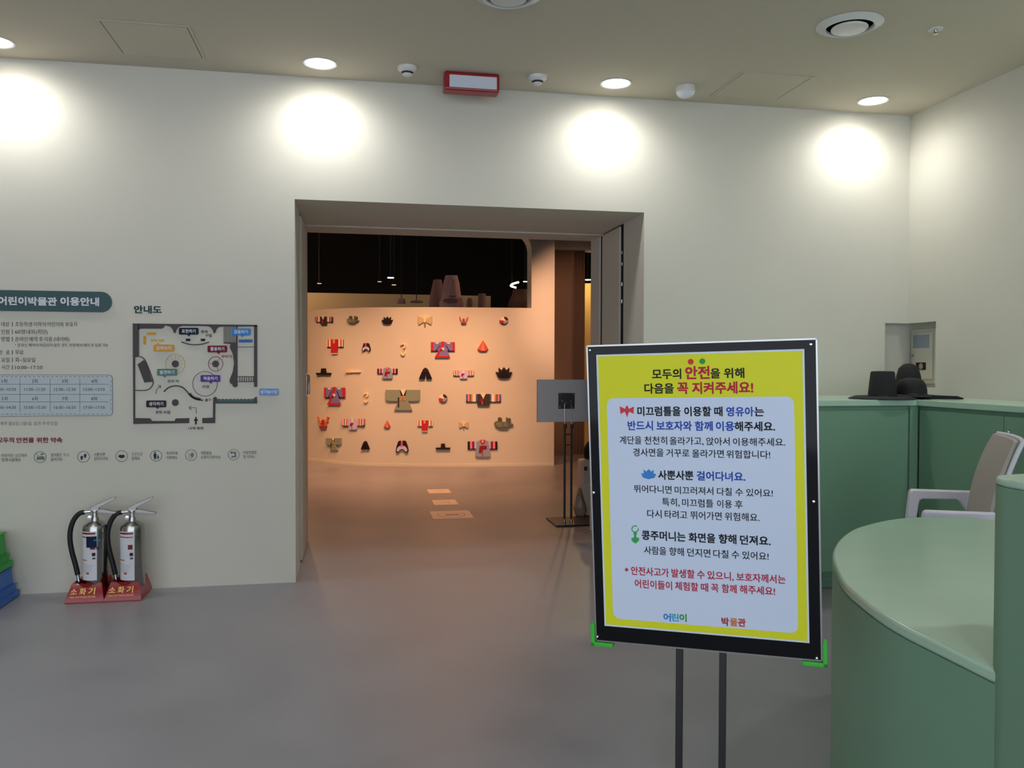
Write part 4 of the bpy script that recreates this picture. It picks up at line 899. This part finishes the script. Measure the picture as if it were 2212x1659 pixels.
def cutout(kind, name, cat, z, box, label, group, flip=None):
    x0, y0 = z(box[0], box[1]); x1, y1 = z(box[2], box[3]); cx, cy = (x0 + x1) / 2, (y0 + y1) / 2
    q = oncurve(cx, cy); e = .12; tg = V((2 * e, curve_y(q.x + e) - curve_y(q.x - e), 0)).normalized()
    fr = Frame(q, tg, (0, 0, 1)); fr.O = q + fr.N * .005
    t = thing(name, label, cat, group=group, fr=fr)
    def m2(L): return [fr.px(x0 + a / 100 * (x1 - x0), y0 + b / 100 * (y1 - y0)) for a, b in L]
    for nm, col, L, w0, w1 in T[kind]:
        mm = flat(col, .6)
        if L is None:
            b = MB()
            for s_ in strokes(m2(circ(50, 20, 36, 17, 16, -pi * .9, pi * .55)), .022): b.prism(s_, w0, w1, fr)
            b.build(nm, mm, t)
        else: MB().prism(m2(L), w0 * .65 if w0 else -.004, w1 * .65, fr).build(nm, mm, t)
J = ('jacket_cutout', 'wall decoration'); H_ = ('hat_cutout', 'wall decoration'); O_ = ('ornament_cutout', 'wall decoration')
r_ = ['top row', 'second row', 'third row', 'fourth row', 'fifth row', 'bottom row']
def cc_(k, nt, z, b, lab, g): cutout(k, nt[0], nt[1], z, b, lab, g)
cc_('vest', J, zc5, (105, 103, 272, 192), 'small dark jacket cut-out with striped sleeves, at the left of the top row', 'striped dark jacket cut-outs')
cc_('vessel', O_, zc5, (418, 103, 535, 183), 'small grey-green lobed ornament in the top row', 'grey-green lobed cut-outs')
cc_('crown', H_, zc5, (762, 110, 872, 187), 'small black pointed crown cut-out in the top row', 'black crown cut-outs')
cc_('red', J, zc5, (218, 333, 377, 483), 'larger red robe cut-out with cream sleeves, left end of the second row', 'red robe cut-outs')
cc_('cap', H_, zc5, (567, 372, 650, 458), 'small black and lilac winter cap cut-out in the second row', 'black and lilac cap cut-outs')
cc_('hook', O_, zc5, (945, 375, 1000, 502), 'shadowed beige ring pendant cut-out in the second row', 'beige ring pendant cut-outs')
cc_('gat', H_, zc5, (113, 625, 258, 690), 'larger black brimmed hat cut-out, left end of the third row', 'black brimmed hat cut-outs')
cc_('hairpin', O_, zc5, (402, 645, 552, 675), 'cream horizontal hairpin cut-out in the third row', None)
cc_('pink', J, zc5, (718, 617, 917, 728), 'small grey jacket cut-out with pink sleeves and red ribbon, third row', 'grey jackets with pink sleeves')
cc_('purple', J, zc5, (193, 810, 397, 988), 'purple robe cut-out with red cuffs, left end of the fourth row', 'purple robe cut-outs')
cc_('hook', O_, zc5, (583, 868, 628, 970), 'brightly lit small ring pendant cut-out in the fourth row', 'beige ring pendant cut-outs')
cc_('official', J, zc5, (800, 835, 1141, 1043), 'largest cut-out, a grey-green wide-sleeved robe with square badge, centre of the wall', 'grey-green robe cut-outs')
cc_('antler', O_, zc5, (125, 1103, 238, 1225), 'larger red-brown antler crown cut-out, left end of the fifth row', 'antler crown cut-outs')
cc_('lilac', J, zc5, (367, 1117, 590, 1232), 'larger lilac jacket cut-out with striped sleeves, in the fifth row', 'lilac striped jacket cut-outs')
cc_('cone', O_, zc5, (782, 1143, 847, 1222), 'small red pleated cone cut-out in the fifth row', 'red cone cut-outs')
cc_('official', J, zc5, (213, 1317, 360, 1438), 'small grey-green robe cut-out, left end of the bottom row', 'grey-green robe cut-outs')
cc_('hood', H_, zc5, (557, 1347, 640, 1432), 'small black hood cut-out in the bottom row', 'black hood cut-outs')
cc_('cap', H_, zc5, (900, 1342, 1027, 1465), 'larger black and lilac cap cut-out in the bottom row', 'black and lilac cap cut-outs')
cc_('bow', O_, zc6, (105, 95, 248, 210), 'larger beige butterfly ornament in the top row', 'beige butterfly cut-outs')
cc_('antler', O_, zc6, (515, 110, 605, 182), 'small red antler crown cut-out in the top row', 'antler crown cut-outs')
cc_('pouch', O_, zc6, (918, 110, 1005, 187), 'round four-coloured pouch cut-out, right end of the top row', 'round pouch cut-outs')
cc_('purple', J, zc6, (235, 358, 472, 517), 'purple robe cut-out with red cuffs, in the second row', 'purple robe cut-outs')
cc_('cone', O_, zc6, (697, 343, 805, 460), 'larger salmon pleated cone cut-out, right end of the second row', 'red cone cut-outs')
cc_('hood', H_, zc6, (117, 617, 245, 733), 'larger black hood cut-out in the third row', 'black hood cut-outs')
cc_('lilac', J, zc6, (457, 637, 662, 727), 'small lilac jacket cut-out with striped sleeves, in the third row', 'lilac striped jacket cut-outs')
cc_('crown', H_, zc6, (877, 612, 1043, 727), 'larger black pointed crown cut-out, right end of the third row', 'black crown cut-outs')
cc_('pouch', O_, zc6, (313, 880, 398, 963), 'round four-coloured pouch cut-out in the fourth row', 'round pouch cut-outs')
cc_('vest', J, zc6, (585, 870, 930, 997), 'larger dark jacket cut-out with rainbow sleeves, right end of the fourth row', 'striped dark jacket cut-outs')
cc_('red', J, zc6, (103, 1140, 253, 1253), 'smaller red robe cut-out with cream sleeves in the fifth row', 'red robe cut-outs')
cc_('bow', O_, zc6, (513, 1150, 608, 1233), 'small beige butterfly ornament in the fifth row', 'beige butterfly cut-outs')
cc_('vessel', O_, zc6, (862, 1110, 1053, 1228), 'larger grey-green lobed ornament, right end of the fifth row', 'grey-green lobed cut-outs')
cc_('gat', H_, zc6, (282, 1373, 428, 1432), 'thin black brimmed hat cut-out in the bottom row', 'black brimmed hat cut-outs')
cc_('pink', J, zc6, (600, 1335, 895, 1505), 'larger grey jacket cut-out with pink sleeves, right end of the bottom row', 'grey jackets with pink sleeves')

# ------------------------------------------------------------------ curtains right of the curved wall
yC = 11.85; xa = hit(1196, 800, 1, yC).x; zt_ = hit(1220, 541, 1, yC).z
M_CUR = mat('brown_curtain', (120, 100, 86), .9, bump=.2, bscale=300)
def curtain(x0, x1, label, nf, amp):
    P = []
    for i in range(nf * 8 + 1):
        P.append((x0 + (x1 - x0) * i / (nf * 8), yC + amp * (.5 + .5 * math.cos(2 * pi * i / 8)) ))
    b = MB(); n = len(P)
    b.add([(a, c, .015) for a, c in P] + [(a, c, zt_) for a, c in P] + [(a, c + .006, .015) for a, c in P] + [(a, c + .006, zt_) for a, c in P],
          [(i, i + 1, n + i + 1, n + i) for i in range(n - 1)] + [(2 * n + i, 3 * n + i, 3 * n + i + 1, 2 * n + i + 1) for i in range(n - 1)])
    b.build('curtain', M_CUR, label=label, cat='curtain', smooth=True)
xk = hit(1236, 800, 1, yC).x; xe = hit(1266, 800, 1, yC).x
curtain(xa - .3, xk, 'smooth flat-hanging part of the brown curtain beside the curved wall', 1, .03)
curtain(xk + .004, xe, 'narrow pleated brown curtain behind the grey panel stand', 4, .08)
slab('wall_lintel', [(xa - .3, 5.6, yC - .1, yC + .15, zt_, 3.9)], M_WALL)
slab('wall_gold', [(xe + .03, 4.6, 13.6, 13.7, 0, hit(1270, 612, 1, 13.6).z)], mat('gold_wall', (214, 180, 110), .8))
lamp('niche_lamp', 'POINT', (hit(1271, 606, 1, 13.2).x, 13.1, 2.75), 14, (1, .74, .36), shadow_soft_size=.04)

# ------------------------------------------------------------------ grey panel on a two-pole stand inside the hall
yM = 7.74 * S
ms = thing('panel_stand', 'grey information panel seen from behind on a thin black two-pole stand', 'display stand', (2.0 * S, yM, 0))
MF = Frame((0, yM - .015, 0), (1, 0, 0), (0, 0, 1))
g = MF.px
a, b, c = g(1161, 820), g(1287, 824), g(1160, 912)
MB().box(a[0], b[0], c[1], a[1], -.028, 0, MF).build('panel', mat('panel_grey', (176, 174, 176), .5), ms, bevel=.003)
a, b = g(1206, 849), g(1241, 883)
MB().box(a[0], b[0], b[1], a[1], .0, .006, MF).build('mount_plate', M_BLACK, ms, bevel=.002)
for x, y in ((1210, 852), (1238, 852), (1209, 880), (1237, 881), (1214, 866), (1233, 866)):
    q = g(x, y); MB().lathe([(.0045, .005), (.004, .009), (0, .010)], MF.p(*q), MF.N, 12).build('bolt', M_STEEL, ms, smooth=True)
q = [g(1218.5, 917), g(1218.5, 872), g(1220, 869.5), g(1230, 869.5), g(1232.5, 872), g(1233, 918)]
MB().tube([MF.p(x, y, .016) for x, y in q], .0022, 8).build('wire_hanger', M_STEEL, ms, smooth=True)
for x, nm in ((1219, 'pole'), (1233.5, 'pole')):
    q = g(x, 917); MB().tube([(q[0], MF.O.y - .016, .03), (q[0], MF.O.y - .016, q[1])], .009, 12).build(nm, M_BLACK, ms, smooth=True)
    MB().lathe([(.013, 0), (.015, .015), (.011, .035), (0, .036)], (q[0] + .003, MF.O.y - .016, q[1] - .028), None, 14).build('clamp', M_BLACK, ms, smooth=True)
    MB().tube([(q[0], MF.O.y - .016, .012), (q[0], MF.O.y - .016, .05)], .011, 12).build('pole_foot', M_CHROME, ms, smooth=True)
b = MB(); q0_, q1_ = g(1219, 938), g(1233.5, 938); b.tube([MF.p(*q0_, .016), MF.p(*q1_, .016)], .004, 8); b.build('cross_bar', M_BLACK, ms)
b = MB(); q0_, q1_ = g(1219, 961), g(1233.5, 961); b.tube([MF.p(*q0_, .016), MF.p(*q1_, .016)], .004, 8); b.build('cross_bar', M_BLACK, ms)
MB().box(1.862 * S, 2.36 * S, 7.62 * S, 8.05 * S, .001, .014).build('base_plate', mat('dark_base', (34, 24, 22), .35), ms, bevel=.002)

# beige appliance and crumpled bag behind the stand, mostly hidden by the notice board
yA = 8.12 * S
AF = Frame((0, yA, 0), (1, 0, 0), (0, 0, 1))
a, b = AF.px(1257, 994), AF.px(1289, 1100)
ap = thing('appliance', 'upright beige plastic appliance half hidden behind the notice board', 'appliance', (a[0] + .1, yA + .08, 0))
MB().box(a[0], b[0], 0.004, a[1], -.16, 0, AF).build('casing', mat('beige_plastic', (196, 176, 162), .5), ap, bevel=.018, seg=3)
q = AF.px(1262, 1012); MB().box(q[0] - .002, q[0] + .028, q[1] - .018, q[1] + .016, 0, .002, AF).build('vent', flat((60, 54, 56)), ap)
q = AF.px(1263, 1062); MB().box(q[0] - .006, q[0] + .05, q[1] - .14, q[1] + .07, 0, .0015, AF).build('paper_notice', flat((206, 190, 176)), ap)
bgm = MB(); q = onfloor(1252, 1124); random.seed(3)
rings = []
for k, (r, z) in enumerate([(.05, .003), (.065, .05), (.06, .11), (.045, .17), (.03, .21), (.012, .24)]):
    rings.append([(q.x + .055 + (r * .8 + random.uniform(-.01, .01)) * math.cos(a), 7.06 + (r + random.uniform(-.012, .012)) * math.sin(a), z + random.uniform(0, .008)) for a in [i * 2 * pi / 12 for i in range(12)]])
bgm.loft(rings).build('crumpled_bag', mat('clear_bag', (150, 128, 110), .35), label='small crumpled translucent bag on the floor beside the beige appliance', cat='bag', smooth=True)
a = AF.px(1263, 993); rings = []
for r, z in [(.06, 0), (.075, .03), (.07, .09), (.05, .14), (.02, .16)]:
    rings.append([(a[0] + .085 + (r + random.uniform(-.01, .01)) * math.cos(t_), yA + .08 + r * .8 * math.sin(t_), a[1] + .001 + z) for t_ in [i * 2 * pi / 14 for i in range(14)]])
MB().loft(rings).build('folded_cloth', mat('black_cloth', (20, 18, 20), .85), label='black cloth bundle lying on top of the beige appliance', cat='cloth', smooth=True)

# ------------------------------------------------------------------ light patches on the hall floor, put into pale sheets
M_PATCH = mat('floor_light_patch', (236, 214, 196), .3)
def sticker(pxs, label, deco):  # thin pale sheet standing in for light on the floor
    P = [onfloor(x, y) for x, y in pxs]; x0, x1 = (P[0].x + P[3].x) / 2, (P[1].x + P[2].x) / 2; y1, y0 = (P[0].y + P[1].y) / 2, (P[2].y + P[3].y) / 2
    t = thing('floor_light_patch', label, 'light patch', ((x0 + x1) / 2, (y0 + y1) / 2, 0), 'pale light patches on the floor')
    MB().prism(rrect(x0, y0, x1, y1, .02, 4), .0008, .0018).build('sheet', M_PATCH, t)
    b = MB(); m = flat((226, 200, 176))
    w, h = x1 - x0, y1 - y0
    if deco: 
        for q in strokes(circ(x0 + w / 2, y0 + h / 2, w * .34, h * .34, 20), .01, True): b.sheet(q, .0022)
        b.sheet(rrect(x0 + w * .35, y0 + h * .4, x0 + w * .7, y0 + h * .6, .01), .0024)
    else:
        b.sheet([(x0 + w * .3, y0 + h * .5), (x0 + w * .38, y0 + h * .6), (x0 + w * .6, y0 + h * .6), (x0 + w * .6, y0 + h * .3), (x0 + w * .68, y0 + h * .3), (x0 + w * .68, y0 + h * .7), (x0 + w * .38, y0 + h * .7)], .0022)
    b.build('print', m, t)  # slightly darker figure inside the patch of light
sticker([(922, 1057), (970, 1057), (975, 1066), (926, 1066)], 'small pale patch of light on the floor, furthest from the doorway', False)
sticker([(933, 1080), (985, 1080), (990, 1091), (937, 1091)], 'small pale patch of light on the floor, in the middle of the three', False)
sticker([(928, 1104), (1015, 1104), (1023, 1120), (934, 1121)], 'wide pale patch of light on the floor, nearest the doorway', True)

# ------------------------------------------------------------------ things seen over the curved wall
M_PK = mat('mauve_felt', (186, 146, 146), .85, noise=.06, nscale=8)
M_PKD = mat('mauve_dark', (140, 108, 106), .85)
z8 = lambda x, y: (880 + x / 7.9, 560 + y / 7.9)
def frust(name, label, cat, y, prof, m, z=z8, nm='body'):
    """turned shape whose half-widths were read at the given depth"""
    cx = sum((a + b) / 2 for a, b, _ in prof) / len(prof)
    ax = hit(*z(cx, prof[-1][2]), 1, y)
    P = [(abs(hit(*z(b, yy), 1, y).x - hit(*z(a, yy), 1, y).x) / 2, hit(*z(cx, yy), 1, y).z) for a, b, yy in prof]
    t = thing(name, label, cat, (ax.x, y, 0))
    return t, P, ax
def turned(name, label, cat, y, prof, m, z=z8, feet=True, nm='body'):
    t, P, ax = frust(name, label, cat, y, prof, m, z)
    P = [(0, P[0][1] + .003)] + P
    if feet: P = P + [(P[-1][0] * 1.02, .005)]
    MB().lathe(P, (ax.x, y, 0), None, 32).build(nm, m, t, smooth=True); return t, P, ax
t, P, ax = turned('tower_sculpture', 'tall mauve tapering tower with stepped rings, seen over the curved wall', 'sculpture', 13.3, [(640, 852, 282), (640, 862, 320), (610, 885, 405), (592, 915, 592), (560, 945, 740)], M_PK)
F = Frame((ax.x, 13.3 - P[-1][0] * .96, 0), (1, 0, 0), (0, 0, 1))
MB().lathe([(P[-2][0] * .98, .02), (P[-2][0] * 1.06, .0), (P[-1][0] * 1.05, -.35), (P[-1][0] * 1.0, -.36)], (ax.x, 13.3, P[-2][1]), None, 32).build('lower_ring', M_PK, t, smooth=True)
q = F.px(*z8(735, 705)); MB().prism(circ(q[0], q[1], .12, .035, 20), -.02, .03, F).build('mouth_relief', M_PKD, t)
q = F.px(*z8(770, 500)); MB().prism([(q[0] - .03, q[1] + .14), (q[0] + .03, q[1] + .14), (q[0] + .06, q[1] - .12), (q[0] - .06, q[1] - .12)], -.1, .05, F).build('nose_relief', M_PK, t, bevel=.01)
turned('tower_sculpture', 'darker mauve leaning tower left of the tall one, over the wall', 'sculpture', 13.8, [(462, 600, 350), (432, 612, 450), (386, 632, 600), (350, 645, 745)], M_PKD)
turned('stool_form', 'small dark mauve block standing right of the tall tower', 'sculpture', 12.9, [(1212, 1335, 588), (1205, 1340, 700)], M_PKD)
turned('round_form', 'small brown rounded form beside the foot of the tall tower', 'sculpture', 12.8, [(1040, 1100, 662), (1020, 1112, 690), (1000, 1115, 740)], M_PKD)
turned('curved_form', 'large dark brown form at the right end of the wall opening', 'sculpture', 13.2, [(1800, 2080, 520), (1790, 2090, 600), (1750, 2130, 690), (1720, 2160, 760)], mat('brown_form', (92, 66, 56), .9))
def pendant(label, y, pl, pr, yt, yb_px, z, wide):
    a = hit(*z(pl, yt), 1, y); b = hit(*z(pr, yb_px), 1, y); cx = (a.x + b.x) / 2; r = abs(b.x - a.x) / 2
    t = thing('pendant_lamp', label, 'lamp', (cx, y, a.z), 'unlit pendant shades over the wall')
    MB().lathe([(.01, a.z + .01), (r * wide, a.z), (r, b.z), (r * .97, b.z), (r * wide * .95, a.z - .01)], (cx, y, 0), None, 32, cap=False).build('shade', M_PKD, t, smooth=True)
    MB().tube([(cx, y, a.z), (cx, y, HZ)], .006, 8).build('cord', M_DARK, t)
z9 = lambda x, y: (660 + x / 8.296, 500 + y / 8.296)
pendant('small tapered pendant shade, left of the two unlit ones over the wall', 13.0, 1640, 1795, 1207, 1290, z9, .82)
pendant('flat wide pendant disc, right of the two unlit ones over the wall', 13.0, 40, 270, 705, 740, z8, .8)
M_HOT = mat('lamp_hot', (255, 236, 208), .5, emit=(255, 226, 186), estr=14)
M_HOTD = mat('lamp_dim', (255, 200, 140), .5, emit=(255, 190, 120), estr=1.0)
def hanglamp(label, px, py, wpx, y, m):
    q = hit(px, py, 1, y); r = wpx / 2 / FPX * y; t = thing('hall_lamp', label, 'lamp', (q.x, y, q.z))
    MB().lathe([(r, 0), (r * .9, r * .3), (r * .4, r * .6), (0, r * .6)], q, None, 24).build('housing', M_BLACK, t, smooth=True)
    MB().lathe([(r * .96, -.001), (r * .9, -r * .18), (0, -r * .2)], q, None, 24).build('lens', m, t, smooth=True)
    MB().tube([q + V((0, 0, r * .5)), (q.x, y, HZ)], .010, 8).build('rod', M_DARK, t)
hanglamp('bright round hanging lamp in the dark upper part of the hall', 844, 599.5, 14, 12.6, M_HOT)
hanglamp('dim lamp just below and right of the bright hanging lamp', 851, 615, 10, 13.4, M_HOTD)
hanglamp('dim lamp left of the bright hanging lamp', 820, 608, 9, 13.6, M_HOTD)
hanglamp('faint lamp at the far left of the dark upper hall', 690, 612, 9, 14.0, M_HOTD)
hanglamp('white lamp at the top of the narrow gap beside the curtain', 1270, 604, 13, 12.4, M_HOT)
hanglamp('small bright lamp beside the V-shaped tube lamp', 1134.5, 608, 9, 12.4, M_HOT)
t = thing('tube_lamp', 'glowing V-shaped tube lamp at the right end of the wall opening', 'lamp', hit(1110, 612, 1, 12.4))
TF = Frame((0, 12.4, 0), (1, 0, 0), (0, 0, 1))
MB().tube([TF.p(*TF.px(*z8(*q_))) for q_ in smoothpath([(1900, 392), (1800, 420), (1765, 450), (1800, 470), (1855, 485)], 4)], .013, 10).build('tube', M_HOT, t, smooth=True)
a = TF.p(*TF.px(*z8(1780, 440))); MB().tube([a, (a.x, a.y, HZ)], .006, 6).build('rod', M_DARK, t)
# black steel trusses and ducts under the hall ceiling
M_TR = mat('truss_black', (84, 84, 88), .45, .3)
def truss(p, q, label):
    p, q = V(p), V(q); t = thing('ceiling_truss', label, 'truss', (p + q) / 2, 'dark roof trusses in the hall'); d = q - p; u = V((0, 0, .3))
    for nm, a, b in (('top_chord', p + u, q + u), ('bottom_chord', p, q)): MB().tube([a, b], .028, 8).build(nm, M_TR, t)
    n = 9
    for i in range(n):
        a = p + d * i / n; b = p + d * (i + 1) / n
        MB().tube([a + (u if i % 2 else u * 0), b + (u * 0 if i % 2 else u)], .014, 6).build('diagonal_brace', M_TR, t)
truss((-5, 10.2, 4.1), (6, 10.4, 4.1), 'nearest dark truss across the hall ceiling'); truss((-5, 12.6, 4.15), (6, 12.4, 4.15), 'second dark truss across the hall ceiling')
truss((-3.2, 8, 4.0), (2.0, 17, 4.0), 'slanting dark truss under the hall ceiling'); truss((4.8, 9, 3.95), (.2, 16.8, 3.95), 'right-hand slanting dark truss in the hall')
for y, z, r, lb in ((11.3, 3.75, .14, 'dark round duct across the hall'), (14.6, 3.9, .2, 'thicker dark duct further back in the hall')):
    MB().tube([(-5.4, y, z), (6.1, y + .1, z)], r, 20).build('ceiling_duct', M_TR, label=lb, cat='duct', smooth=True)
